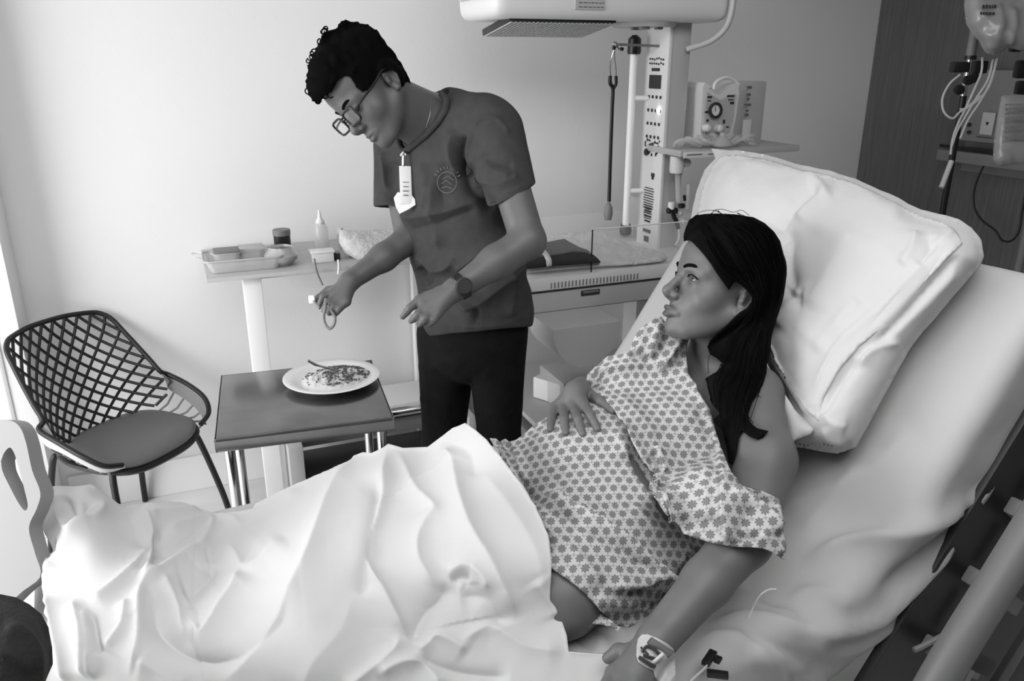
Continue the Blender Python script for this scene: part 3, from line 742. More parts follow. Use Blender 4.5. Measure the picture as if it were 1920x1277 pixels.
# ------------------------------------------------------------ net-backed chair
def make_chair():
    ca = math.radians(-137.0); cs = .914; cx, cy = -.298, 2.746
    def T(p):
        p = np.asarray(p, float); x, y, z = p[..., 0], p[..., 1], p[..., 2]
        return np.stack([cx + cs * (x * math.cos(ca) - y * math.sin(ca)), cy + cs * (x * math.sin(ca) + y * math.cos(ca)), cs * 1.008 * z], -1)
    ch = thing('net_chair', 'dark resin armchair with a lattice net back and grey seat by the wall', 'chair', (cx, cy, 0))
    def S(u, v):                                # back shell: u -1..1 across, v 0..1 upwards
        hw = .262 - .035 * v - .022 * v * v
        y = -.135 - .175 * v + .02 * v * v + (.135 * (1 - v) + .055) * abs(u) ** 2.2
        z = .435 + .405 * v + .055 * (1 - v) * u * u - .018 * v * abs(u) ** 3
        return np.array([u * hw, y, z])
    def ins(u, v):
        if v < 0 or v > 1 or abs(u) > 1: return False
        if v > .8: return (abs(u)) ** 8 + ((v - .8) / .2) ** 8 <= 1.0
        if v < .2: return abs(u) <= .72 + .28 * math.sqrt(v / .2)
        return True
    bm = bmesh.new()
    for sg in (-1, 1):
        for i in range(-12, 26):
            run = []
            for t in np.linspace(-.1, 1.3, 60):
                v = t; u = sg * (-1.15 + i * .215) - sg * (t * 2.1 - .55 * t * t)
                vv = v + .12 * (1 - u * u) * (v - 1) * v * -1
                if ins(u, vv): run.append(T(S(u, vv)))
                else:
                    if len(run) > 2: mtube(bm, run, .0052, 6, True, 1.0)
                    run = []
            if len(run) > 2: mtube(bm, run, .0052, 6)
    fin(bm, 'back_lattice', MCH, ch)
    rim = []
    for s in (-1, 1):
        pass
    pts = []
    arm = [(.175, .215, .452), (.235, .20, .475), (.268, .15, .515), (.278, .06, .55), (.275, -.03, .575)]
    left = [np.array(p) for p in arm]
    up = [S(1.0, v) for v in (.32, .45, .6, .72, .82)]
    tp = [S(1.0, .90), S(.975, .955), S(.90, .99), S(.78, 1.0), S(.4, 1.0)]
    half = left + up + tp
    full = half + [S(0, 1.0)] + [np.array([-p[0], p[1], p[2]]) for p in half[::-1]]
    tube('shell_rim', [T(p) for p in smoothpath(full, 6)], .0085, MCH, ch, 10)
    # arm bands: broad curved sides with slots towards the seat
    for s in (1, -1):
        top = smoothpath([np.array([s * p[0], p[1], p[2]]) for p in left + [S(1.0, .32)]], 5)
        low = smoothpath([np.array([s * a, b, c]) for a, b, c in ((.17, .212, .436), (.224, .185, .440), (.250, .13, .466), (.262, .05, .497), (.268, -.03, .52), (S(1, .2)[0], S(1, .2)[1], S(1, .2)[2] - .0))], 5)
        bm = bmesh.new(); Vt = []
        for a, b in zip(top, low): Vt.append([bm.verts.new(tuple(T(q))) for q in (a, (a + b) / 2 + np.array([s * .004, 0, 0]), b, b - np.array([s * .005, 0, 0]), a - np.array([s * .005, 0, 0]))])
        for a, b in zip(Vt[:-1], Vt[1:]):
            for k in range(5): bm.faces.new((a[k], a[(k + 1) % 5], b[(k + 1) % 5], b[k]))
        bm.faces.new(Vt[0]); bm.faces.new(Vt[-1][::-1])
        fin(bm, 'arm', MLG if s == 1 else MMG, ch)  # light painted into the dark resin: the lit arm gets the paler grey
        bm = bmesh.new()
        for k in range(6):
            t = k / 5; p = low[4 + int(t * 14)]; q = np.array([s * (.208 - .004 * k), .185 - .045 * k, .437]); mtube(bm, [T(p), T((p + q) / 2 + np.array([s * .006, .01, -.004])), T(q)], .0038, 6)
        fin(bm, 'arm_slat', MMG, ch)
    # seat pan and cushion (superellipse with a waterfall front)
    def slab_(name, m, hw, y0, y1, z0, z1, drop, e=3.4):
        bm = bmesh.new(); n = 56; rings = []
        prof = [(0.0, z1 + .004), (.35, z1 + .004), (.7, z1 + .001), (.92, z1 - .003), (.985, (z0 * .3 + z1 * .7)), (1.0, (z0 + z1) / 2), (.97, z0), (.6, z0 - .002), (0.0, z0 - .002)]
        for r, z in prof:
            ring = []
            for k in range(n if r > 0 else 1):
                a = 2 * math.pi * k / n; c, s = math.cos(a), math.sin(a); q = (abs(c) ** e + abs(s) ** e) ** (-1 / e) * r
                x = c * q * hw; y = (y0 + y1) / 2 + s * q * (y1 - y0) / 2; x *= (1 - .10 * max(0, -(y) / .2)) if True else 1
                dz = -drop * max(0, (y - y1 + .09) / .09) ** 2 - .006 * (1 - (abs(x) / hw) ** 2)
                ring.append(bm.verts.new(tuple(T((x, y, z + dz)))))
            rings.append(ring)
        for a, b in zip(rings[:-1], rings[1:]):
            for k in range(n):
                k2 = (k + 1) % n
                if len(a) == 1: bm.faces.new((a[0], b[k], b[k2]))
                elif len(b) == 1: bm.faces.new((a[k2], a[k], b[0]))
                else: bm.faces.new((a[k], b[k], b[k2], a[k2]))
        return fin(bm, name, m, ch)
    slab_('seat_pan', MCH, .222, -.16, .235, .415, .438, .022)
    slab_('seat_cushion', MCU, .212, -.150, .228, .438, .460, .022)
    for x, y, fx, fy in ((.17, .16, .235, .25), (-.17, .16, -.235, .25), (.165, -.13, .215, -.21), (-.165, -.13, -.215, -.21)):
        tube('leg', [T(p) for p in smoothpath([(x * .4, y, .412), (x * .95, y, .412), (x * 1.12, y * 1.08, .38), (fx * .95, fy * .9, .15), (fx, fy, .003)], 5)], .0105, MCH, ch, 10)
make_chair()

# ------------------------------------------------------------ steel side table, plate, fork
tb = [atz(x, y, .75) for x, y in ((400, 825), (740, 783), (700, 675), (418, 703))]
tc0 = sum(tb) / 4; ux = tb[1] - tb[0]; uw = np.linalg.norm(ux); ux /= uw; uy = np.cross(UPZ, ux); dpt = ((tb[2] + tb[3]) / 2 - (tb[0] + tb[1]) / 2) @ uy
tc0 = (tb[0] + tb[1]) / 2 + uy * dpt / 2; uw = (np.linalg.norm(tb[2] - tb[3]) + uw) / 2
RR = (ux, uy, UPZ)
table = thing('side_table', 'small stainless steel side table with a worn top holding the plate of food', 'table', (tc0[0], tc0[1], 0))
bm = bmesh.new(); mbox(bm, tc0 + UPZ * -.004, (uw, dpt, .008), RR, .002)
fin(bm, 'tabletop', MSTD, table)
boxes('apron', [(tc0 - uy * (dpt / 2 - .003) - UPZ * .0175, (uw, .005, .035)), (tc0 + uy * (dpt / 2 - .003) - UPZ * .0175, (uw, .005, .035)), (tc0 - ux * (uw / 2 - .003) - UPZ * .0175, (.005, dpt, .035)), (tc0 + ux * (uw / 2 - .003) - UPZ * .0175, (.005, dpt, .035))], MST, table, .001, RR)
for sx in (-1, 1):
    for sy in (-1, 1):
        p = tc0 + ux * sx * (uw / 2 - .03) + uy * sy * (dpt / 2 - .03 - (.04 if sy > 0 else 0)); p[2] = 0
        lg = tube('leg', [p + UPZ * .02, p + UPZ * .742], .0125, MCHR, table, 16)
        lathe('rubber_foot', p, [(0, 0), (.016, 0), (.016, .02), (.0127, .028), (0, .028)], MBLK, lg, 16)
box('lower_shelf', np.array([tc0[0], tc0[1], .22]), (uw - .05, dpt - .07, .012), MSTD, table, .002, RR)
pc = atz(623, 716, .7505); plate = thing('dinner_plate', 'white round plate with rice and beans on the steel table', 'plate', pc)
lathe('dish', pc, [(0, 0), (.07, 0), (.075, .003), (.105, .012), (.130, .017), (.1325, .0195), (.130, .0205), (.104, .016), (.078, .007), (.0, .0055)], MPOR, plate, 64)
# loose mound of rice with mixed food
rng = np.random.default_rng(4)
def mound():
    bm = bmesh.new(); n = 60; g = []
    for i in range(n):
        row = []
        for j in range(n):
            x = (i / (n - 1) * 2 - 1) * .098; y = (j / (n - 1) * 2 - 1) * .075; p = np.array([[x, y, 0]])
            q = (x / .098) ** 2 + (y / .075) ** 2; h = max(0, 1 - q) ** .5 * (.022 + .009 * vnoise(p, 60, 2)[0]) + .004 * vnoise(p, 300, 5)[0] * (q < .97)
            rr = math.sqrt(max(q, 1)); row.append(bm.verts.new((x / rr + pc[0] + .012, y / rr + pc[1] - .002, pc[2] + .006 + max(0, h))))
        g.append(row)
    for i in range(n - 1):
        for j in range(n - 1): bm.faces.new((g[i][j], g[i + 1][j], g[i + 1][j + 1], g[i][j + 1]))
    return fin(bm, 'rice', MRICE, None)
rice = mound(); tag(rice, 'mound of rice mixed with beans on the dinner plate', 'food', kind='stuff')
bm = bmesh.new()
for i in range(420):
    a = rng.uniform(0, 6.283); r = math.sqrt(rng.uniform(0, 1)); x = .012 + r * .092 * math.cos(a); y = -.002 + r * .068 * math.sin(a)
    if x < -.02 and rng.uniform() < .75: continue
    q = ((x - .012) / .098) ** 2 + (y / .075) ** 2; h = max(0, 1 - q) ** .5 * .026 + .006
    d = rng.normal(size=3); d[2] *= .4; d /= np.linalg.norm(d); s = rng.uniform(.0022, .0052)
    mbox(bm, (pc[0] + x, pc[1] + y, pc[2] + h), (s * 1.9, s, s * .8), frame(d), s * .3, 1)
fd = fin(bm, 'food_bits', MFOOD); fd['kind'] = 'stuff'; tag(fd, 'dark chopped vegetables and beans scattered over the rice', 'food', kind='stuff')
f0 = atz(577, 676, .82); f1 = pc + np.array([.01, .0, .032]); fk = thing('fork', 'steel fork resting in the rice, handle pointing up left', 'fork', f1)
dv = f0 - f1
tube('handle', smoothpath([f0, f0 - dv * .3 - UPZ * .004, f1 + dv * .25 + UPZ * .0, f1], 5), [.0085] * 6 + [.0062] * 5 + [.0048] * 5, MST, fk, 8, .4)
bm = bmesh.new(); fx_, fy_, fz_ = frame(dv)
for k in (-1.5, -.5, .5, 1.5): mtube(bm, [f1 + fx_ * k * .0015, f1 - fz_ * .012 + fx_ * k * .0042, f1 - fz_ * .04 + fx_ * k * .0042 - UPZ * .006], .0013, 6)
fin(bm, 'tines', MST, fk)

# ------------------------------------------------------------ white console behind, step stool below
cons = thing('console_table', 'white wall console with a thin steel-edged top and one slim leg', 'table', (.35, 2.8, 0))
box('countertop', (.43, 2.82, .9445), (.80, .44, .014), MLG, cons, .004)
box('leg', (.168, 2.66, .465), (.058, .05, .93), MTR, cons, .004)
box('leg', (.815, 3.01, .465), (.04, .04, .93), MTR, cons, .004)
box('top_rail', (.42, 2.70, .926), (.50, .04, .022), MTR, cons, .003)
lathe('castor', (.175, 2.62, .03), [(0, -.012), (.03, -.012), (.03, .012), (0, .012)], MBLK, cons, 16, axis=(1, 0, 0))
stl = thing('step_stool', 'low two-step stool with dark rubber treads and pale frame on the floor', 'stool', (.52, 2.75, 0))
box('upper_tread', (.60, 2.86, .34), (.62, .20, .035), MTR, stl, .006)
box('rubber_mat', (.56, 2.79, .285), (.62, .10, .075), MMG, stl, .01)
box('lower_tread', (.56, 2.70, .155), (.66, .22, .10), MDK, stl, .006)
box('side_frame', (.245, 2.72, .17), (.05, .30, .34), MLG, stl, .004); box('side_frame', (.89, 2.72, .17), (.03, .30, .34), MLG, stl, .004)
tube('tread_tube', [(.25, 2.73, .335), (.90, 2.73, .335)], .024, MCHR, stl, 16)

# items on the console (px, py looked up at their own depth)
CT = .9515
def on(px, Y):                                    # x for a pixel column at depth Y on the counter height
    return float(atY(px, 480, Y)[0])
# stainless/clear tray with plastic boxes
trx = on(455, 2.72)
tray = thing('clear_tray', 'shallow clear plastic tray at the left end of the console', 'tray', (trx, 2.72, CT))
bm = bmesh.new()
def rrect(hw, hd, r, n=6):
    L = []
    for cx_, cy_, a0 in ((hw - r, hd - r, 0), (-hw + r, hd - r, 90), (-hw + r, -hd + r, 180), (hw - r, -hd + r, 270)):
        for k in range(n + 1): a = math.radians(a0 + 90 * k / n); L.append((cx_ + r * math.cos(a), cy_ + r * math.sin(a)))
    return L
def tub(name, c, hw, hd, h, m, parent, t=.003, flare=1.12, lip=.006, r=.02, label=None):
    bm = bmesh.new(); base = rrect(hw, hd, r); n = len(base)
    prof = [(1, 0), (flare, h), (flare + lip / hw, h), (flare + lip / hw, h + t), (flare - t / hw, h + t), (1 - t / hw, t)]
    rings = [[bm.verts.new((c[0] + x * s, c[1] + y * s, c[2] + z)) for x, y in base] for s, z in prof]
    for a, b in zip(rings[:-1], rings[1:]):
        for k in range(n): bm.faces.new((a[k], a[(k + 1) % n], b[(k + 1) % n], b[k]))
    bm.faces.new(rings[0][::-1]); bm.faces.new(rings[-1]); return fin(bm, name, m, parent, label=label)
tub('tray_body', (trx, 2.72, CT), .105, .07, .038, MCLR2, tray)
tube('rim', [(trx + x * 1.17, 2.72 + y * 1.17, CT + .042) for x, y in rrect(.105, .07, .02) + [rrect(.105, .07, .02)[0]]], .003, MLG, tray, 6)
tube('tray_handle', smoothpath([(trx - .115, 2.70, CT + .04), (trx - .15, 2.70, CT + .052), (trx - .15, 2.75, CT + .052), (trx - .115, 2.75, CT + .04)]), .003, MCLR2, tray, 6)
for k, (dx, dy) in enumerate(((-.05, .0), (.03, .02))):
    t2 = thing('clear_container', ('clear plastic container on the left in the tray', 'small clear container on the right in the tray')[k], 'container', (trx + dx, 2.72 + dy, CT + .004), 'containers in the tray')
    tub('container_body', (trx + dx, 2.72 + dy, CT + .004), .038, .032, .05, MCLR2, t2); boxes('container_lid', [((trx + dx, 2.72 + dy, CT + .06), (.08, .07, .008))], MLG if k else MMG, t2, .003)
def jar(name, label, cat, px, Y, r, h, m1, m2, split):
    x = on(px, Y); t = thing(name, label, cat, (x, Y, CT))
    lathe('content', (x, Y, CT), [(0, 0), (r * .9, 0), (r, .004), (r, h * split), (0, h * split)], m1, t, 24)
    lathe('cap', (x, Y, CT), [(0, h * split), (r * 1.05, h * split), (r * 1.05, h), (r * .98, h + .002), (0, h + .002)], m2, t, 24); return t
jar('dark_jar', 'tall dark jar with a grey lid at the back of the console', 'jar', 532, 2.88, .029, .082, MLIQ, MMG, .78)
bx = on(527, 2.70); bowl = thing('glass_bowl', 'wide clear bowl of dark contents in front of the dark jar', 'bowl', (bx, 2.70, CT))
lathe('bowl_glass', (bx, 2.70, CT), [(0, 0), (.03, 0), (.052, .02), (.056, .036), (.040, .055), (.038, .062), (.036, .055), (.05, .036), (.046, .018), (0, .006)], MCLR2, bowl, 28)
lathe('bowl_content', (bx + .006, 2.70, CT + .006), [(0, 0), (.03, 0), (.046, .014), (.042, .026), (0, .030)], MLIQ, bowl, 24)
px_ = on(605, 2.84); bt = thing('dropper_bottle', 'white plastic bottle with a pointed nozzle standing on the console', 'bottle', (px_, 2.84, CT))
lathe('bottle_body', (px_, 2.84, CT), [(0, 0), (.024, 0), (.026, .004), (.026, .085), (.016, .105), (0, .105)], MCLR2, bt, 24)
lathe('nozzle', (px_, 2.84, CT + .1), [(0, 0), (.014, 0), (.015, .012), (.008, .02), (.003, .05), (0, .052)], MTR, bt, 16)
x1 = on(604, 2.70); b2 = thing('white_tub', 'small white tub with a rimmed lid beside the bottle', 'tub', (x1, 2.70, CT))
box('tub_body', (x1, 2.70, CT + .016), (.072, .05, .032), MWP, b2, .004); box('tub_lid', (x1, 2.70, CT + .036), (.08, .056, .007), MTR, b2, .003)
x2 = on(632, 2.70); b3 = thing('black_vial', 'small black vial between the white tub and the folded pad', 'vial', (x2, 2.70, CT))
lathe('vial_body', (x2, 2.70, CT), [(0, 0), (.011, 0), (.011, .024), (0, .024)], MDK, b3, 14); lathe('vial_cap', (x2, 2.70, CT + .024), [(0, 0), (.008, 0), (.007, .01), (0, .01)], MLG, b3, 14)
x3 = on(641, 2.86); b4 = thing('white_spray_bottle', 'small bottle with a white cap by the edge of the white pad', 'bottle', (x3, 2.86, CT))
lathe('bottle_body', (x3, 2.86, CT), [(0, 0), (.013, 0), (.013, .05), (.007, .058), (0, .058)], MLG, b4, 14); lathe('cap', (x3, 2.86, CT + .058), [(0, 0), (.011, 0), (.011, .02), (0, .022)], MTR, b4, 14)
# two thin tapers of tubing hanging from the counter edge
for k, (a, b, c) in enumerate((((589, 485), (594, 510), (605, 535)), ((634, 487), (635, 500), (634, 514)))):
    Y = 2.58; tube('hanging_tube', smoothpath([atY(*a, Y), atY(*b, Y), atY(*c, Y)]), .0035, (MMG, MTR)[k], None, 6)
    o = bpy.context.scene.collection.objects[-1]; tag(o, ('thin grey tube hanging over the console edge by the white tub', 'short white tube hanging over the console edge by the black vial')[k], 'tube')
# soft white padded mat at right end of the console
def soft(name, outline, Y0, puff, m, label, cat, w0=40, step=5, folds=(), wob=.002, tilt=0.0, thick=.01, skirt=.05):
    P0 = np.array([0, Y0, 0.]); n = np.array([0, -1.0, tilt]); n /= np.linalg.norm(n); c = np.mean([o[1] for o in outline])
    q = atY(outline[0][0], c, Y0); pd = plane_depth(q, n)
    def g(x, y):
        d = np.clip(poly_dist(x, y, outline) / w0, 0, 1); return pd(x, y) - puff * np.sqrt(np.clip(1 - (1 - d) ** 2, 0, 1))
    o = drape(name, outline, g, m, None, step, folds, thick, 2, skirt=skirt, wob=wob); return tag(o, label, cat)
PAD = [(636, 430), (645, 432), (690, 433), (730, 428), (770, 425), (800, 440), (800, 488), (770, 493), (720, 493), (672, 488), (645, 474), (636, 455)]
soft('folded_pad', PAD, 2.74, .05, MTOW, 'puffy white folded pad on the console behind the man\'s forearm', 'pad', 30, 5, [([(660, 440), (690, 460), (740, 470)], .006, 10, 10)], .004, 1.2)

# ------------------------------------------------------------ infant warmer
wm = thing('infant_warmer', 'radiant infant warmer with overhead heater hood, control column and bassinet', 'infant warmer', (1.35, 2.5, 0))
# hood
bm = bmesh.new(); mbox(bm, (1.31, 2.50, 1.83), (.83, .34, .235), None, .045, 5)
hood = fin(bm, 'heater_hood', MWP, wm)
bm = bmesh.new(); mbox(bm, (.905, 2.50, 1.90), (.022, .30, .006)); mbox(bm, (.902, 2.5, 1.80), (.02, .3, .006)); mbox(bm, (.892, 2.5, 1.775), (.02, .22, .008)); fin(bm, 'hood_vent', MLG, hood)
HR = (np.array([1., 0, 0]), np.array([0, .989, -.149]), np.array([0, .149, .989])); HC = np.array([1.14, 2.49, 1.698])
box('heater_plate', HC, (.36, .24, .02), MBLK, hood, .003, rot=HR)
bm = bmesh.new()
for i in range(25): mbox(bm, HC + HR[0] * (-.172 + i * .0145) - HR[2] * .0115, (.0045, .23, .004), HR)
for j in range(15): mbox(bm, HC + HR[1] * (-.108 + j * .0155) - HR[2] * .0115, (.35, .0045, .004), HR)
g_ = fin(bm, 'heater_grille', MLG, hood); g_['kind'] = 'stuff'
bm = bmesh.new(); mlathe(bm, (1.48, 2.47, 1.700), [(0, -.004), (.10, -.002), (.11, .01), (.11, .02), (0, .02)], 28); fin(bm, 'lamp_housing', MLG, hood)
boxes('housing_screw', [((1.44, 2.40, 1.693), (.03, .02, .008)), ((1.44, 2.45, 1.693), (.035, .015, .008)), ((1.50, 2.41, 1.694), (.02, .02, .008))], MMG, hood)['kind'] = 'stuff'
lb = box('hood_label', (1.205, 2.3285, 1.768), (.10, .003, .055), MLG, hood, 0)
bm = bmesh.new(); rng = np.random.default_rng(9)
for r in range(4):
    x = 1.165
    while x < 1.245:
        wd = rng.uniform(.006, .014) if r else .011; mbox(bm, (x + wd / 2, 2.3265, 1.783 - r * .012), (wd, .001, .008 if r == 0 else .003)); x += wd + .0035
fin(bm, 'label_text', MPRG, lb)['kind'] = 'stuff'
tube('hood_cable', smoothpath([(1.70, 2.33, 1.95), (1.715, 2.32, 1.85), (1.71, 2.32, 1.72), (1.68, 2.36, 1.66), (1.62, 2.42, 1.63)]), .010, MLG, hood, 10)
tube('cable_loop', smoothpath([(1.70, 2.33, 1.86), (1.72, 2.31, 1.85), (1.725, 2.31, 1.81), (1.705, 2.32, 1.79)]), .004, MLG, hood, 6)
# column
box('column', (1.605, 2.50, 1.32), (.075, .14, .80), MLG, wm, .006)
fp = box('control_panel', (1.562, 2.50, 1.33), (.014, .145, .78), MWP, wm, .004)
bm = bmesh.new(); rng = np.random.default_rng(3)
X = 1.5535
def pdot(y, z, sy, sz): mbox(bm, (X, y, z), (.002, sy, sz))
for z in (1.60, 1.585):
    for y in np.arange(2.455, 2.54, .014): pdot(y, z + rng.uniform(-.003, .003), .007, .006)
pdot(2.50, 1.565, .05, .010); pdot(2.50, 1.525, .075, .045)
for z in (1.475, 1.43, 1.385, 1.34):
    for y in (2.46, 2.485, 2.51, 2.535): pdot(y, z, .010, .010)
for i in range(34): pdot(rng.uniform(2.45, 2.545), rng.uniform(1.27, 1.33), .006, rng.uniform(.003, .012))
for i in range(12):
    pdot(2.50, 1.16 - i * .009, .07 * rng.uniform(.6, 1), .003)
for i in range(9):
    pdot(2.50, 1.10 + rng.uniform(-.004, .004) - i * .008, .06 * rng.uniform(.5, 1), .0025)
for z, s in ((1.21, .02), (1.2, .012)): pdot(2.48, z, s, .012)
pdot(2.50, 1.005, .05, .012); pdot(2.50, .975, .03, .02)
fin(bm, 'panel_markings', MPRT, fp)['kind'] = 'stuff'
lathe('panel_socket', (1.552, 2.525, 1.285), [(0, 0), (.012, 0), (.012, .006), (0, .006)], MBLK, fp, 16, axis=(-1, 0, 0))
lathe('indicator_lamp', (1.552, 2.465, 1.432), [(0, 0), (.009, 0), (.007, .004), (0, .005)], MLEDW, fp, 16, axis=(-1, 0, 0))
boxes('column_slot', [((1.648, 2.45, 1.32), (.006, .02, .22))], MMG, wm, .002)
# side rail
tube('accessory_rail', [(1.50, 2.56, 1.63), (1.50, 2.56, 1.02)], .013, MTR, wm, 14)
lathe('rail_cap', (1.50, 2.56, 1.615), [(0, 0), (.022, 0), (.024, .01), (.022, .05), (.008, .062), (0, .062)], MBLK, wm, 14)
for z in (1.47, 1.145): tube('rail_bracket', [(1.50, 2.56, z), (1.56, 2.54, z)], .009, MTR, wm, 10)
tube('hook_arm', [(1.58, 2.49, 1.640), (1.40, 2.49, 1.645), (1.385, 2.49, 1.635)], .004, MMG, wm, 8)
# tray shelf with clear circuit
box('tray_shelf', (1.80, 2.42, 1.30), (.50, .22, .022), MLG, wm, .005)
box('tray_lip', (1.655, 2.305, 1.296), (.19, .006, .020), MWP, wm, .002)
boxes('lip_text', [((1.60, 2.3015, 1.297), (.06, .001, .004)), ((1.67, 2.3015, 1.296), (.03, .001, .004)), ((1.735, 2.3015, 1.296), (.012, .001, .012))], MPRG, wm)['kind'] = 'stuff'
# bassinet
box('bassinet_rim', (1.245, 2.50, .930), (.79, .58, .045), MWP, wm, .012)
bm = bmesh.new()
for i in range(26): mbox(bm, (1.035 + i * .0125, 2.2085, .925), (.003, .004, .018))
sl = fin(bm, 'rim_slots', MMG, wm); sl['kind'] = 'stuff'
box('fascia', (1.235, 2.235, .872), (.72, .03, .072), MLG, wm, .004)
boxes('fascia_groove', [((1.235, 2.2185, .9045), (.72, .004, .004)), ((1.52, 2.2185, .873), (.004, .004, .066))], MDK, wm)
box('handle_recess', (1.18, 2.2185, .885), (.068, .006, .018), MDK, wm, .003); box('handle_grip', (1.18, 2.214, .889), (.055, .006, .006), MMG, wm, .002)
box('bassinet_tray', (1.24, 2.52, .86), (.70, .5, .09), MMG, wm, .01)
pts = [(math.cos(a) * .115, math.sin(a) * .135) for a in np.linspace(math.pi, 2 * math.pi, 24)]
bm = bmesh.new(); mprism(bm, pts, (1.085, 2.25, .835), (1, 0, 0), (0, 0, 1), .20); fin(bm, 'tilt_bin', MLG, wm)
box('bin_latch', (1.03, 2.246, .818), (.022, .006, .014), MTR, wm, .003)
box('rear_crossbar', (1.38, 2.62, .80), (.5, .05, .06), MDK, wm, .006)
# clear side walls
def pane(name, a, b, z0, z1, t=.004):
    a = np.array(a, float); b = np.array(b, float); d = (b - a) / np.linalg.norm(b - a); c = (a + b) / 2
    return box(name, (c[0], c[1], (z0 + z1) / 2), (np.linalg.norm(b - a), t, z1 - z0), MCLR, wm, .001, rot=(np.array([d[0], d[1], 0]), np.array([-d[1], d[0], 0]), UPZ))
pane('side_panel', (1.185, 2.225), (1.62, 2.225), .95, 1.09); pane('side_panel', (.87, 2.225), (1.18, 2.225), .95, 1.07); pane('side_panel', (.87, 2.77), (1.62, 2.77), .95, 1.03); pane('side_panel', (1.63, 2.23), (1.63, 2.77), .95, 1.09)
tube('panel_edge', [(1.182, 2.222, .945), (1.182, 2.222, 1.09)], .0022, MBLK, wm, 6)
tube('panel_top_edge', [(1.182, 2.225, 1.09), (1.62, 2.225, 1.09)], .0022, MTR, wm, 6)
# lower storage and base
box('storage_shelf', (1.38, 2.50, .43), (.76, .55, .02), MLG, wm, .004)
tubb = box('storage_bin', (1.36, 2.36, .50), (.50, .20, .12), MCLR2, wm, .01)
box('base_cabinet', (1.42, 2.55, .27), (.86, .54, .24), MMG, wm, .01)
box('base_band', (1.38, 2.275, .315), (.98, .012, .018), MLG, wm, .003)
boxes('base_foot', [((1.38, 2.35, .075), (1.0, .09, .07)), ((1.38, 2.75, .075), (1.0, .09, .07))], MLG, wm, .015)
for x, y in ((.95, 2.35), (1.8, 2.35), (.95, 2.75), (1.8, 2.75)):
    lathe('castor', (x, y - .02, .035), [(0, 0), (.035, 0), (.035, .03), (0, .03)], MBLK, wm, 18, axis=(0, 1, 0))
box('rear_post', (1.62, 2.62, .63), (.10, .10, .45), MLG, wm, .006)
# things on the storage shelf
tag(box('white_box', (1.16, 2.42, .482), (.12, .12, .08), MTR, None, .006, rot=frame((0, 0, 1), (.9, .5, 0))), 'small white box on the warmer\'s lower shelf', 'box')
tag(box('dark_case', (1.42, 2.44, .464), (.20, .10, .045), MDK, None, .01), 'flat dark case on the warmer\'s lower shelf', 'case')
dr = tag(box('document_sleeve', (1.50, 2.52, .445), (.26, .2, .008), MLG, None, .002, rot=frame((0, 0, 1), (.96, -.3, 0))), 'pale flat document sleeve behind the dark case', 'folder')
# towel mattress, dark blanket
TW = [(985, 470), (1000, 452), (1030, 440), (1070, 435), (1125, 435), (1155, 447), (1180, 458), (1215, 466), (1245, 474), (1252, 484), (1240, 491), (1180, 497), (1120, 500), (1060, 505), (985, 512)]
soft('bassinet_pad', TW, 2.33, .02, MTOW, 'white towelling pad lying in the bassinet', 'pad', 20, 4, (), .002, 2.2, .02, .12)
BL = [(975, 480), (984, 474), (1000, 462), (1016, 455), (1040, 451), (1058, 448), (1072, 456), (1086, 464), (1102, 470), (1114, 478), (1122, 485), (1127, 492), (1090, 495), (1040, 499), (991, 504), (975, 506)]
soft('folded_blanket', BL, 2.27, .035, MDBL, 'folded charcoal blanket with a white stripe on the bassinet pad', 'blanket', 16, 3.5, [([(1040, 455), (1070, 470), (1110, 478)], .005, 8, 8)], .002, 1.6, .02, .05)
SP = [(1003, 463), (1009, 459), (1020, 466), (1029, 476), (1034, 486), (1035, 499), (1025, 500), (1024, 488), (1019, 478)]
nb_ = np.array([0, -1.0, 1.6]); nb_ /= np.linalg.norm(nb_); pdl = plane_depth(atY(BL[0][0], np.mean([o[1] for o in BL]), 2.27), nb_)
def std(x, y): return pdl(x, y) - .035 * np.sqrt(np.clip(1 - (1 - np.clip(poly_dist(x, y, BL) / 16, 0, 1)) ** 2, 0, 1)) - .007
so = drape('blanket_stripe', SP, std, MTOW, None, 3, (), .002, 1)
bpar = bpy.data.objects['folded_blanket']; so.parent = bpar; so.matrix_parent_inverse = Matrix.Translation(-Vector(bpar.location)); so['label'] = 'white stripe of the blanket'
for k, (px, py, r, hh, mm, lab) in enumerate(((1172, 450, .020, .05, MDK, 'dark rounded pouch nearest the stethoscope in the bassinet'), (1191, 450, .009, .035, MTR, 'small white tube bottle between the dark pouches'), (1212, 462, .022, .035, MDK, 'dark pouch by the column end of the bassinet'))):
    p = atY(px, py, 2.66); p[2] = .96
    t = lathe(('dark_pouch', 'white_vial', 'dark_pouch')[k], p, [(0, 0), (r, 0), (r * 1.2, hh * .3), (r * .9, hh * .8), (r * .4, hh), (0, hh)], mm, None, 18)
    tag(t, lab, ('pouch', 'vial', 'pouch')[k], None)
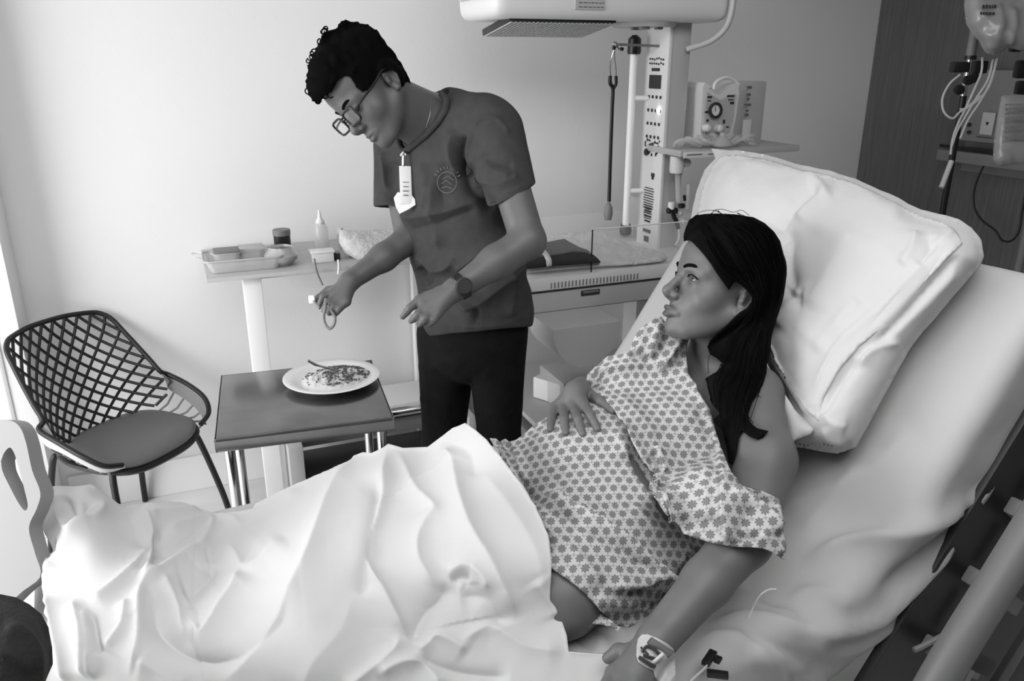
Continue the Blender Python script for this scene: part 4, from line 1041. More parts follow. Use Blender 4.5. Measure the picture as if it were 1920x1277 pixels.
# resuscitator box on the tray
rs = thing('resuscitator', 'white resuscitation control box with round pressure gauge and carry handle', 'medical device', (1.78, 2.45, 1.312))
def fpx(px, py, Y=2.38): return atY(px, py, Y)
o0 = fpx(1316, 262); exx = np.array([1.0, 0, 0]); 
front = [(1313, 262), (1316, 200), (1318, 165), (1322, 155), (1330, 160), (1338, 174), (1350, 179), (1362, 172), (1372, 160), (1384, 152), (1386, 175), (1380, 220), (1370, 264)]
Pf = [fpx(*p) for p in front]
bm = bmesh.new(); a = [bm.verts.new(tuple(p)) for p in Pf]; b = [bm.verts.new(tuple(p + np.array([.02, .14, 0]))) for p in Pf]
bm.faces.new(a); bm.faces.new(b[::-1])
for k in range(len(a)): bm.faces.new((a[k], b[k], b[(k + 1) % len(a)], a[(k + 1) % len(a)]))
fin(bm, 'case', MWP, rs, smooth=False)
Pi = [fpx(*p, 2.376) for p in ((1320, 258), (1322, 202), (1325, 172), (1334, 178), (1350, 188), (1366, 182), (1379, 176), (1374, 220), (1364, 260))]
bm = bmesh.new(); a = [bm.verts.new(tuple(p)) for p in Pi]; bm.faces.new(a); r_ = bmesh.ops.extrude_face_region(bm, geom=bm.faces[:]); bmesh.ops.translate(bm, verts=[q for q in r_['geom'] if isinstance(q, bmesh.types.BMVert)], vec=(0, -.003, 0)); fin(bm, 'front_plate', MLG, rs, smooth=False)
tube('carry_handle', smoothpath([fpx(1338, 168), fpx(1342, 155), fpx(1358, 146), fpx(1374, 148), fpx(1385, 158)]), .0065, MWP, rs, 10)
gc = fpx(1340, 207, 2.368)
lathe('gauge_ring', gc, [(.018, 0), (.026, 0), (.027, .008), (.019, .010), (.018, 0)], MDK, rs, 28, axis=(0, -1, .1))
lathe('gauge_face', gc, [(0, .001), (.0185, .001), (.0185, .003), (0, .003)], MTR, rs, 28, axis=(0, -1, .1))
boxes('gauge_needle', [(gc + np.array([0, -.0045, .004]), (.002, .001, .014))], MPRT, rs)
for px, py in ((1318 + 0, 241), (1346, 239)): pass
for px, py in ((1322, 240), (1345, 241)): lathe('control_knob', fpx(px, py, 2.37), [(0, 0), (.014, 0), (.013, .018), (.006, .024), (0, .024)], MWP, rs, 18, axis=(0, -1, .1))
bm = bmesh.new()
for (x0, x1, y, hh) in ((1326, 1336, 182, 4), (1326, 1334, 189, 2), (1362, 1378, 180, 4), (1364, 1377, 187, 2), (1368, 1377, 193, 5), (1321, 1331, 210, 4), (1324, 1329, 226, 5), (1355, 1360, 228, 8), (1361, 1367, 238, 3), (1329, 1337, 166, 0)):
    p = fpx((x0 + x1) / 2, y, 2.3715); mbox(bm, p, ((x1 - x0) * .0018, .001, max(hh, 1) * .0016))
fin(bm, 'front_markings', MPRT, rs)['kind'] = 'stuff'
sd = box('side_module', (fpx(1400, 215, 2.50)), (.075, .10, .235), MLG, rs, .006)
bm = bmesh.new(); rng = np.random.default_rng(2); cpx = fpx(1400, 215, 2.445)
for (dx, z, s) in [(0, .095, .022), (0, .07, .018), (0, .055, .012), (0, .035, .03), (0, .015, .012), (0, -.0, .018)]:
    mbox(bm, (cpx[0] + dx, cpx[1], cpx[2] + z), (s, .002, .006))
fin(bm, 'module_markings', MPRG, sd)['kind'] = 'stuff'
box('switch_plate', (cpx[0] + .004, cpx[1] - .001, cpx[2] - .055), (.036, .006, .075), MWP, sd, .002)
# clear breathing circuit lying on the tray
bt_ = thing('breathing_circuit', 'coiled clear breathing tubing heaped on the tray before the resuscitator', 'tubing', (1.68, 2.36, 1.312))
bm = bmesh.new()
rng = np.random.default_rng(12)
for k in range(5):
    c = np.array([1.60 + .055 * k, 2.345 + .01 * (k % 2), 1.324 + .004 * (k % 3)]); P_ = [c + np.array([math.cos(t) * (.05 + .008 * k % .02), math.sin(t) * .028, .012 * math.sin(2 * t + k) + .002 * t]) for t in np.linspace(0, 6.9, 30)]
    mtube(bm, P_, .007, 8)
fin(bm, 'coiled_hose', MCLR2, bt_)
lathe('mask_cup', (1.72, 2.32, 1.318), [(.034, 0), (.036, .006), (.026, .022), (.010, .034), (.009, .046), (.0, .046)], MCLR2, bt_, 24)
# suction bottle and valves hanging under the tray
vb = thing('suction_valves', 'cluster of valves and tubes hanging below the warmer tray', 'medical device', (1.68, 2.34, 1.0))
def vp(px, py, Y=2.36): return atY(px, py, Y)
lathe('regulator', vp(1268, 324), [(0, 0), (.022, 0), (.024, .01), (.024, .055), (0, .06)], MWP, vb, 20)
lathe('regulator_knob', vp(1285, 305), [(0, -.01), (.016, -.01), (.014, .014), (0, .016)], MLG, vb, 16, axis=(0, -1, 0))
tube('flow_tube', [vp(1270, 322), vp(1272, 380)], .009, MCLR2, vb, 12); tube('flow_tube', [vp(1291, 345), vp(1288, 392)], .007, MCLR2, vb, 12)
lathe('valve_cap', vp(1258, 392), [(0, 0), (.011, 0), (.011, .024), (0, .026)], MTR, vb, 14)
bm = bmesh.new(); mtube(bm, [vp(1252, 395), vp(1268, 395)], .011, 10); mtube(bm, [vp(1274, 386), vp(1282, 386)], .009, 10); mtube(bm, [vp(1262, 402), vp(1268, 415), vp(1272, 428)], .008, 10); mtube(bm, [vp(1283, 366), vp(1284, 376)], .005, 8)
vv_ = fin(bm, 'black_valves', MBLK, vb); vv_['kind'] = 'stuff'
lathe('valve_ball', vp(1275, 400), [(0, -.013), (.009, -.009), (.013, 0), (.009, .009), (0, .013)], MLG, vb, 14); lathe('valve_ball', vp(1280, 416), [(0, -.011), (.008, -.007), (.011, 0), (.008, .007), (0, .011)], MWP, vb, 14)
tube('thin_line', smoothpath([vp(1268, 405), vp(1272, 425), vp(1273, 445), vp(1266, 460)]), .0025, MTR, vb, 6)
# stethoscope
st = thing('stethoscope', 'black stethoscope hanging from the warmer\'s hook arm', 'stethoscope', vp(1142, 400, 2.49))
sp = lambda x, y: atY(x, y, 2.485)
tube('ear_tube', smoothpath([sp(1152, 92), sp(1149, 84), sp(1153, 79), sp(1158, 84), sp(1160, 92), sp(1167, 92)]), .0028, MST, st, 6)
tube('ear_tube', smoothpath([sp(1151, 94), sp(1146, 110), sp(1144, 128), sp(1145, 144)]), .0024, MST, st, 6); tube('ear_tube', smoothpath([sp(1152, 94), sp(1153, 112), sp(1155, 130), sp(1155, 144)]), .0024, MST, st, 6)
lathe('ear_tip', sp(1151, 90), [(0, -.008), (.006, -.004), (.007, .003), (0, .009)], MBLK, st, 12); lathe('ear_tip', sp(1166, 92), [(0, -.009), (.006, -.004), (.006, .004), (0, .008)], MBLK, st, 12, axis=(1, 0, -.3))
tube('rubber_tube', smoothpath([sp(1144, 142), sp(1144, 156), sp(1149, 167), sp(1148, 200), sp(1145, 280), sp(1142, 378)]), .0065, MBLK, st, 10); tube('rubber_tube', smoothpath([sp(1155, 142), sp(1155, 157), sp(1150, 167)]), .0055, MBLK, st, 10)
lathe('chest_piece', sp(1140, 412), [(0, 0), (.012, .0), (.016, .02), (.014, .045), (.006, .06), (0, .06)], MMG, st, 18)

# ------------------------------------------------------------ head wall: IV pole, device, bags, cables
ivc = at(1800, 215, 2.55)
iv = thing('drip_stand', 'black lower pole with chrome top of the drip stand by the wood panel', 'drip stand', (ivc[0], ivc[1], 0))
def ivp(z): return np.array([ivc[0], ivc[1], z])
def ivz(py): 
    r = ray(np.array([1800.]), np.array([float(py)]))[0]; t = ivc[1] / r[1]; return CAMH + r[2] * t
tube('lower_pole', [ivp(.08), ivp(ivz(180))], .0105, MBLK, iv, 14); tube('upper_pole', [ivp(ivz(180)), ivp(ivz(110))], .009, MCHR, iv, 14); tube('pole_sleeve', [ivp(ivz(110)), ivp(ivz(25))], .014, MMG, iv, 14)
z_ = ivz(126); boxes('clamp', [(ivp(z_) - RT * .028, (.05, .035, .032)), (ivp(z_) + RT * .035, (.035, .035, .038))], MBLK, iv, .006, rot=(RT, fwv, UPZ))
lathe('clamp_collar', ivp(ivz(112)), [(.009, 0), (.018, 0), (.018, .012), (.009, .012)], MBLK, iv, 16)
for dx, py in ((-.004, 150), (-.028, 168), (.012, 146)): lathe('lock_knob', ivp(ivz(py)) + RT * dx - fwv * .02, [(0, -.012), (.014, -.010), (.016, 0), (.014, .010), (0, .012)], MBLK, iv, 14, axis=-fwv)
for k in range(5):
    a = 2 * math.pi * k / 5; tube('base_leg', [ivp(.085), ivp(.05) + np.array([math.cos(a) * .27, math.sin(a) * .27, -.0])], .014, MMG, iv, 10)
    lathe('castor', ivp(.028) + np.array([math.cos(a) * .27, math.sin(a) * .27, 0]), [(0, -.01), (.027, -.01), (.027, .01), (0, .01)], MBLK, iv, 14, axis=(math.sin(a), -math.cos(a), 0))
wp = lambda x, y, d=.12: atX(x, y, XR - d)
dv_ = thing('wall_monitor', 'pale bedside monitor with a heart button on the wall rail behind the drip stand', 'monitor', wp(1850, 270, .1))
ra = wp(1787, 276); rb = wp(1900, 285)
zs = (wp(1850, 130)[2], wp(1850, 268)[2]); ym = (wp(1800, 200)[1] + wp(1900, 200)[1]) / 2; yw = abs(wp(1800, 200)[1] - wp(1900, 200)[1])
box('monitor_case', (XR - .085, ym - .02, (zs[0] + zs[1]) / 2), (.11, yw + .04, zs[0] - zs[1]), MMG, dv_, .012)
c = wp(1852, 232, .145); box('button_card', c, (.006, .055, .085), MLG, dv_, .002)
bm = bmesh.new(); mprism(bm, [(-.008, .004), (-.004, .008), (0, .005), (.004, .008), (.008, .004), (0, -.008)], c - np.array([.0035, 0, 0]), (0, 1, 0), (0, 0, 1), .001); mbox(bm, c + np.array([-.003, 0, -.052]), (.002, .07, .003)); fin(bm, 'heart_mark', MPRT, dv_)
for py in (234, 248): lathe('port', wp(1817, py, .145), [(0, 0), (.008, 0), (.008, .004), (0, .004)], MBLK, dv_, 14, axis=(-1, 0, 0))
box('wall_rail', (XR - .11, ym - .04, ra[2]), (.012, yw + .22, .012), MBLK, dv_, .002)
box('rail_bracket', (XR - .10, ym - .04, ra[2] - .035), (.07, yw + .2, .045), MMG, dv_, .004)
boxes('wall_plate', [((XR - .03, ym - .04, ra[2] - .03), (.02, yw + .1, .14))], MMG, dv_, .003)
tag(tube('black_cable', smoothpath([wp(1866, 280), wp(1845, 310), wp(1828, 350), wp(1826, 385), wp(1840, 412), wp(1866, 432), wp(1878, 450), wp(1895, 452), wp(1910, 435), wp(1916, 400), wp(1922, 365)], 8), .0042, MBLK, None, 8), 'thin black cable looping down the wood panel from the monitor', 'cable')
lp = lambda x, y, z=2.45: at(x, y, z)
tg = thing('infusion_lines', 'pale coiled infusion lines tangled around the drip stand', 'tubing', lp(1800, 260))
for L in ([(1800, 140), (1780, 158), (1767, 185), (1770, 210), (1786, 222), (1800, 210), (1825, 195), (1850, 170), (1862, 140), (1868, 112)], [(1842, 108), (1840, 135), (1828, 165), (1812, 200), (1795, 235), (1786, 262), (1782, 290)],
          [(1862, 112), (1852, 150), (1830, 185), (1812, 215), (1795, 245), (1784, 275)], [(1870, 110), (1856, 155), (1838, 190), (1815, 225), (1800, 260)], [(1800, 205), (1812, 202), (1838, 180)]):
    tube('line', smoothpath([lp(*p) for p in L]), .0034, MLG, tg, 6)
tube('line_chamber', [lp(1784, 302), lp(1765, 352)], .008, MLG, tg, 10)
BAG1 = [(1812, -30), (1808, 10), (1812, 45), (1826, 66), (1836, 78), (1846, 98), (1862, 104), (1876, 98), (1890, 88), (1915, 92), (1960, 88), (1980, -30)]
pdb = plane_depth(at(1860, 40, 2.40), camv(0, 0, 1))
def bagd(out, puff):
    def g(x, y): return pdb(x, y) - puff * np.sqrt(np.clip(1 - (1 - np.clip(poly_dist(x, y, out) / 40, 0, 1)) ** 2, 0, 1))
    return g
fo = [([(1830, 10), (1850, 40), (1880, 60)], .012, 10, 10), ([(1870, 0), (1875, 40), (1860, 80)], .012, 8, 12), ([(1900, 10), (1900, 50), (1890, 85)], .014, 8, 8), ([(1840, 60), (1870, 70), (1900, 60)], .01, 8, 8)]
MBAG = mat('cloudy_plastic_bag', .36, .25, alpha=.72, spec=.7)
b1 = drape('plastic_bag', BAG1, bagd(BAG1, .06), MBAG, None, 5, fo, .003, 2, wob=.008, skirt=.05); tag(b1, 'crumpled cloudy plastic bag hanging at the top of the drip stand', 'bag')
BAG2 = [(1878, 180), (1900, 176), (1975, 178), (1975, 300), (1930, 306), (1900, 308), (1872, 312), (1862, 300), (1866, 250), (1872, 210)]
b2_ = drape('medicine_bag', BAG2, bagd(BAG2, .03), MBAG, None, 5, [([(1880, 190), (1876, 250), (1870, 300)], .008, 6, 6), ([(1900, 300), (1880, 296), (1870, 308)], .008, 6, 6)], .003, 2, wob=.004, skirt=.04); tag(b2_, 'cloudy plastic bag with printed lines at the right edge below the first bag', 'bag')
def marks(parent, rows, zc, m, name='printed_text'):
    bm = bmesh.new(); rng = np.random.default_rng(7)
    for x0, x1, y, h in rows:
        x = x0
        while x < x1:
            wd = rng.uniform(2.5, 5.5); c = at(x + wd / 2, y + rng.uniform(-.4, .4), zc); mbox(bm, c, (wd * zc / F, h * zc / F, .001), (RT, CU, -CF)); x += wd + 1.6
    o = fin(bm, name, m, None, False); M_ = o.location.copy(); o.parent = parent; o.matrix_parent_inverse = Matrix.Translation(-Vector(parent.location)); return o
marks(b2_, [(1885, 1925, 196 + 9 * i, 4.5 if i % 2 else 3) for i in range(8)], 2.355, MPRG)
marks(b1, [(1842, 1866, 12, 6), (1838, 1864, 25, 5)], 2.325, MPRT); 
bm = bmesh.new()
for px, py, rr in ((1918, 130, .03), (1916, 165, .024), (1905, 85, .022)): mbox(bm, lp(px, py, 2.5), (rr * 1.6, rr, rr * 1.8), (RT, fwv, UPZ), rr * .3)
kb = fin(bm, 'pump_clamp', MBLK); kb['kind'] = 'stuff'; tag(kb, 'black pump clamps at the right edge beside the bags', 'clamp', kind='stuff')
# second pole carrying the clamps, just at the right edge
tag(tube('pump_pole', [(lambda q: np.array([q[0], q[1], .02]))(lp(1990, 130, 2.52)), (lambda q: np.array([q[0], q[1], 2.0]))(lp(1990, 130, 2.52))], .012, MMG, None, 12), 'grey pole at the right edge carrying the black clamps', 'pole')

# ------------------------------------------------------------ small things on the bed, dark cloth, line
cl = lambda x, y, z=.745: atz(x, y, z)
def clip(name, a, b, label, wdt=.010):
    t = thing(name, label, 'clip', (cl(*a) + cl(*b)) / 2, 'black line clips on the sheet'); p, q = cl(*a), cl(*b); d = q - p; L = np.linalg.norm(d); d /= L; s = np.cross(UPZ, d)
    box('clip_body', (p + q) / 2, (L, wdt, .008), MBLK, t, .002, rot=(d, s, UPZ)); return t, d, s, (p + q) / 2
t1, d, s, c = clip('line_clamp', (1322, 1246), (1338, 1222), 'black slide clamp with a notch, the upper of the two on the sheet', .013)
box('clamp_jaw', c + s * -.012 + d * .004, (.014, .010, .006), MBLK, t1, .002, rot=(d, s, UPZ))
clip('line_clamp', (1325, 1262), (1366, 1267), 'straight black clamp lying lowest on the sheet', .012)
tag(tube('drip_line', smoothpath([cl(1404, 1160, .775), cl(1412, 1140, .79), cl(1424, 1118, .81), cl(1440, 1106, .82), cl(1456, 1104, .825)]), .0014, MCLR2, None, 6), 'thin clear drip line curving over the sheet beside the patient\'s forearm', 'tubing')
tag(tube('dressing_tube', smoothpath([cl(1332, 1240), cl(1318, 1256), cl(1300, 1272), cl(1285, 1290)]), .0018, MCLR2, None, 6), 'fine clear line running from the black clamps to the dressing', 'tubing')
DK = [(-80, 1105), (0, 1114), (30, 1120), (55, 1133), (78, 1152), (90, 1175), (97, 1215), (98, 1245), (80, 1277), (70, 1340), (-80, 1340)]
pdk = plane_depth(at(40, 1200, .98), camv(.2, .5, 1))
def dkd(x, y): return pdk(x, y) - .07 * np.sqrt(np.clip(1 - (1 - np.clip(poly_dist(x, y, DK) / 110, 0, 1)) ** 2, 0, 1))
tag(drape('dark_jacket', DK, dkd, mat('dark_wool', .012, .9, bump=(150, .3)), None, 7, [([(0, 1180), (40, 1190), (66, 1240), (60, 1300)], .012, 14, 10), ([(-40, 1225), (20, 1230), (55, 1260)], .012, 14, 14)], .01, 3, skirt=.12), 'dark cloth bundle at the near corner beside the foot of the bed', 'cloth')

# ------------------------------------------------------------ people: shared head and hand builders
def chain(pts, rs): return [capsule(pts[i], pts[i + 1], rs[i], rs[i + 1]) for i in range(len(pts) - 1)]
def head_sdf(eye_open=.0040, pucker=0.0, smile=0.0):
    I = [(ellip((0, -.014, .045), (.074, .096, .083)), 0), (ellip((0, .030, .042), (.060, .054, .054)), .03), (ellip((0, .030, -.022), (.058, .050, .064)), .03), (ellip((0, .015, -.065), (.044, .050, .032)), .03)]
    for s in (-1, 1):
        I += [(sphere((s * .039, .046, -.030), .025), .02), (capsule((s * .054, -.008, -.045), (s * .022, .052, -.093), .016, .015), .025)]
        I += [(capsule((s * .012, .080, .017), (s * .044, .064, .016), .0095, .008), .014)]
    I += [(ellip((0, .058, -.056), (.030, .026, .028)), .02), (sphere((0, .066, -.093), .018), .02)]
    for s in (-1, 1): I.append((ellip((s * .031, .092, -.001), (.0165, .014, .0105)), .010, '-'))
    for s in (-1, 1): I.append((sphere((s * .031, .0672, -.001), .0142), .004))
    I += [(capsule((0, .080, .010), (0, .1005, -.028), .0070, .0090), .010), (sphere((0, .1035, -.0330), .0092), .007)]
    for s in (-1, 1): I.append((sphere((s * .0125, .0910, -.0375), .0068), .008))
    I.append((capsule((0, .099, -.041), (0, .083, -.047), .0055, .006), .006))
    p = pucker; w = 1 - p * 26
    for s in (-1, 1):
        I.append((capsule((s * .0235 * w, .0745 + p, -.0665 + smile), (s * .005, .0875 + p, -.0620), .0030, .0056), .005))
    for s in (-1, 1):
        I.append((capsule((s * .0215 * w, .0735 + p, -.0690 + smile), (s * .004, .0860 + p, -.0730), .0030, .0064), .004))
    I.append((capsule((-.0200 * w, .0845 + p, -.0672 + smile * .6), (0, .0940 + p, -.0675), .0014, .0017), .004, '-'))
    I.append((capsule((.0200 * w, .0845 + p, -.0672 + smile * .6), (0, .0940 + p, -.0675), .0014, .0017), .004, '-'))
    for s in (-1, 1):
        I.append((ellip((s * .0062, .0985, -.0465), (.0032, .0060, .0040)), .002, '-'))
        if eye_open > 0: I.append((capsule((s * .0215, .084, -.0015), (s * .0405, .079, -.0008), eye_open * .8, eye_open), .0015, '-'))
        th = math.radians(12); Re = np.array([[1, 0, 0], [0, math.cos(th), math.sin(th)], [0, -math.sin(th), math.cos(th)]]) @ np.array([[math.cos(s * .35), math.sin(s * .35), 0], [-math.sin(s * .35), math.cos(s * .35), 0], [0, 0, 1]])
        ec = np.array([s * .0745, -.020, -.008])
        I.append((ellip(ec, (.0085, .0185, .031), Re), .006))
        I.append((ellip(ec + np.array([s * .0085, .004, -.002]), (.0070, .0095, .0175), Re), .003, '-'))
        rim = [ec + Re.T @ np.array([s * .0065, -.0165 * math.cos(a), .0285 * math.sin(a)]) for a in np.linspace(-.9, 2.9, 10)]
        for c in chain(rim, [.0034] * 10): I.append((c, .003))
        I.append((sphere(ec + np.array([s * .003, .010, -.027]), .0075), .006)); I.append((sphere(ec + np.array([s * .001, .015, -.006]), .0048), .004))
    return fuse(I)
def hand_items(W, pal, fingers, thumb, r=1.0):
    """W wrist point, fingers: list of [K, P, D, T]; thumb: [base, M, T]"""
    W = np.asarray(W, float); I = []
    for K in [f[0] for f in fingers]: I.append((capsule(W, K, .0175 * r, .0105 * r), .014))
    for f in fingers:
        rs = [.0100, .0088, .0078, .0066]
        if len(f) == 3: f = [f[0], f[1], (f[1] + f[2]) * .5, f[2]]
        for j, c in enumerate(chain(f, [q * r for q in rs])): I.append((c, .006 if j == 0 else .003))
    I.append((capsule(W, thumb[0], .017 * r, .014 * r), .012))
    for c in chain(thumb, [.0135 * r, .0108 * r, .0085 * r]): I.append((c, .006))
    return I
def head_frame(f, u):
    F_ = camv(*f); u_ = camv(*u); x = np.cross(F_, u_); x /= np.linalg.norm(x); z = np.cross(x, F_); return np.array([x, F_, z])
def tint_head(V, O, R, s, lips=.5, eyesh=.75):
    q = (V - O) @ R.T / s; t = np.ones(len(V))
    def blob(c, r, a):
        d = np.linalg.norm((q - np.array(c)) / np.array(r), axis=1); return 1 - (1 - a) * np.clip(1.25 - d, 0, 1) ** .8
    m = q[:, 1] > .05
    lip = np.minimum(blob((0, .088, -.063), (.019, .02, .0062), lips), blob((0, .086, -.0725), (.016, .02, .0065), lips)); t *= np.where(m, lip, 1)
    for sg in (-1, 1): t *= np.where(m, blob((sg * .031, .08, -.001), (.021, .03, .0135), eyesh), 1); t *= blob((sg * .081, -.014, -.010), (.012, .0085, .015), .45)  # shade painted into the skin at eye sockets and ear hollows
    return t
def brow(name, O, R, s, side, parent, m, lift=0.0, r=.0031):
    P = [np.array([side * x, y, z]) for x, y, z in ((.013, .0905, .0175), (.022, .0885, .0215 + lift), (.034, .0815, .0225 + lift), (.046, .0700, .0175 + lift * .5))]
    pts = smoothpath([O + (p * s) @ R for p in P], 5); n = len(pts)
    bm = bmesh.new(); mtube(bm, pts, [r * s * (1.1 if i < n * .6 else 1.1 - 1.0 * (i - n * .6) / (n * .4)) for i in range(n)], 8, True, 1.0); return fin(bm, name, m, parent)
def eye(O, R, s, side, look, parent):
    c = O + (np.array([side * .031, .0655, -.001]) * s) @ R
    bm = bmesh.new(); bmesh.ops.create_uvsphere(bm, u_segments=24, v_segments=16, radius=.0132 * s); bmesh.ops.translate(bm, verts=bm.verts, vec=tuple(c))
    e = fin(bm, 'eyeball', MEYE, parent); l = np.array(look) @ R; l /= np.linalg.norm(l)
    lathe('iris', c + l * (.0118 * s), [(0, .0020 * s), (.003 * s, .0018 * s), (.0062 * s, -.0004 * s), (.0062 * s, -.002 * s), (0, -.002 * s)], MIRIS, e, 20, axis=l)
    return e
def sdf_body(name, f, lo, hi, h, m, parent, tintf=None, it=1, folds=(), kind=None, fgain=1.0):
    V, Q = nets(f, lo, hi, h); V = smooth_mesh(V, Q, it, .45)
    if len(folds): V = fold_mesh(V, Q, folds, gain=fgain); V = V + vnormals(V, Q) * (vnoise(V, 22, 5) * .0016)[:, None]
    t = tintf(V) if tintf is not None else None
    return raw(name, V, Q[:, ::-1] if signed_vol(V, Q) < 0 else Q, m, parent, True, None, t, kind=kind)
def signed_vol(V, Q):
    a, b, c = V[Q[:, 0]], V[Q[:, 1]], V[Q[:, 2]]; return (np.cross(a, b) * c).sum()
P3 = lambda x, y, z: at(float(x), float(y), float(z))

# ------------------------------------------------------------ the patient
HW_O = P3(1352, 541, 1.545); HW_R = head_frame((-.93, .25, .27), (.25, .96, .10)); HW_S = 1.035
ABZ = np.array([A_, N_, UPZ]); DNU = np.array([D_, N_, U_])
torso_w = [(ellip(W_(-.14, -.02, .085), (.15, .19, .105), ABZ), 0), (ellip(W_(-.19, .0, .095), (.175, .165, .135), ABZ), .06), (ellip(B_(.03, 0, .105), (.15, .155, .11), DNU), .08),
           (ellip(B_(.16, 0, .095), (.15, .165, .10), DNU), .06), (sphere(B_(.11, -.075, .155), .062), .05), (sphere(B_(.11, .075, .155), .062), .05),
           (capsule(B_(.235, -.13, .11), B_(.235, .14, .10), .056, .056), .05)]
Sh = P3(1412, 738, 1.50); Mi = P3(1434, 862, 1.40); El = P3(1394, 1012, 1.285); Wr = P3(1232, 1200, 1.165)
Wr[2] = max(Wr[2], .775)
arm_w = [(capsule(B_(.235, -.12, .11), Sh, .052, .050), .03), (capsule(Sh, Mi, .050, .051), .02), (capsule(Mi, El, .052, .044), .02), (capsule(El, (El * .55 + Wr * .45), .044, .037), .015), (capsule(El * .55 + Wr * .45, Wr, .037, .029), .015)]
farsh = B_(.23, .16, .10); farel = P3(1195, 712, 1.93); farwr = P3(1092, 735, 1.70)
TH1 = atz(1052., 1118., .785)
thigh0 = [(capsule(W_(-.14, -.13, .07), TH1, .085, .062), .03), (capsule(W_(-.15, -.115, .065), W_(-.40, -.12, .07), .080, .062), .04), (capsule(W_(-.15, .10, .07), W_(-.62, .10, .05), .080, .044), .04)]
torso_f = fuse(torso_w); gown_f = fuse(torso_w + thigh0 + [(capsule(farsh, farel, .055, .045), .05)])
gown_d = depth_sdf(offset(gown_f, .012), 1.0, 2.3)
def gz(px, py, off): return P3(px, py, float(gown_d(np.array([float(px)]), np.array([float(py)]))[0]) - off)
neck = [(capsule(B_(.25, 0, .115), HW_O + (np.array([0, -.02, -.05]) * HW_S) @ HW_R, .056, .052), .03), (capsule(B_(.235, -.10, .12), B_(.30, -.02, .13), .04, .035), .04)]
kn = [((1040, 764), (1034, 786), (1032, 806)), ((1056, 761), (1058, 788), (1061, 812)), ((1075, 760), (1084, 788), (1093, 815)), ((1094, 757), (1108, 780), (1121, 805))]
fing = [[gz(*k[0], .022), gz(*k[1], .020), gz(*k[2], .008)] for k in kn]
hw = gz(1080, 736, .026)
hand_far = hand_items(hw, None, fing, [gz(1104, 742, .018), gz(1128, 754, .016), gz(1150, 771, .010)], 1.02)
hn = lambda x, y, z: atz(float(x), float(y), z)
hand_near = hand_items(Wr, None, [[hn(1150, 1262, .785), hn(1128, 1300, .785), hn(1112, 1330, .765)], [hn(1168, 1276, .785), hn(1146, 1316, .785), hn(1130, 1345, .765)], [hn(1188, 1286, .78), hn(1170, 1326, .78), hn(1156, 1350, .765)], [hn(1208, 1290, .772), hn(1196, 1325, .77), hn(1186, 1345, .765)]],
                       [hn(1186, 1226, .785), hn(1160, 1222, .785), hn(1140, 1234, .775)], 1.05)

thigh = thigh0 + [(capsule(TH1, W_(-.62, -.11, .045), .060, .042), .03), (capsule(W_(-.62, -.11, .045), W_(-1.0, -.08, .025), .042, .026), .03), (capsule(W_(-.62, .10, .045), W_(-1.0, .12, .012), .042, .022), .03),
         (capsule(W_(-1.0, -.08, .025), W_(-1.07, -.09, .03), .026, .022), .03), (capsule(W_(-1.0, .12, .012), W_(-1.07, .14, .012), .022, .02), .03)]
head_w = lambda p: local(lambda q: head_sdf(.0040, .004)(q / HW_S) * HW_S, HW_O, HW_R)(p)
_hw = head_sdf(.0042, .005)
head_wf = bounded(local(lambda q: _hw(q / HW_S) * HW_S, HW_O, HW_R), HW_O, .20)
far_arm = [(capsule(farsh, farel, .05, .042), .03), (capsule(farel, farwr, .04, .028), .02), (capsule(farwr, hw, .028, .022), .02)]
hf_ = bounded(fuse(hand_far), hw * .5 + fing[2][1] * .5, .16); hn_ = bounded(fuse(hand_near), P3(1180, 1270, 1.13), .17)
body_w = fuse(torso_w + arm_w + neck + [(head_wf, .02)] + far_arm + [(hf_, .01), (hn_, .01)] + thigh)
woman = thing('person', 'woman in a dotted hospital gown reclining on the bed, face turned left, hand on belly', 'person', (*W_(-.15, 0)[:2], .73))
lo = np.minimum.reduce([W_(-1.12, -.30, -.02), W_(-1.12, .3, -.02), P3(1112, 1350, 1.1) - .05]); hi = np.maximum.reduce([B_(.60, .3, .3), B_(.6, -.3, 0), B_(.3, .4, .2)])
hi[2] = (HW_O + .17)[2]; lo[2] = .70
sdf_body('body', body_w, lo, hi, .0028, MSKW, woman, lambda V: tint_head(V, HW_O, HW_R, HW_S, .42, .55), 1)
for sd in (-1, 1):
    eye(HW_O, HW_R, HW_S, sd, (0, .97, .03) if sd < 0 else (0, 1, .03), woman); brow('eyebrow', HW_O, HW_R, HW_S, sd, woman, MHAIR)
    P_ = [np.array([sd * x, y, z]) for x, y, z in ((.019, .0815, .001), (.025, .0835, .0050), (.032, .0830, .0062), (.039, .0790, .0042), (.0455, .0745, .0005))]
    tube('upper_lashes', smoothpath([HW_O + (p * HW_S) @ HW_R for p in P_], 4), .0011, MHAIR, woman, 6)
ear_pt = HW_O + (np.array([-.0815, -.008, -.042]) * HW_S) @ HW_R
lathe('earring', ear_pt, [(0, -.004), (.0034, -.002), (.0042, .002), (0, .004)], MCHR, woman, 16, axis=-CF)
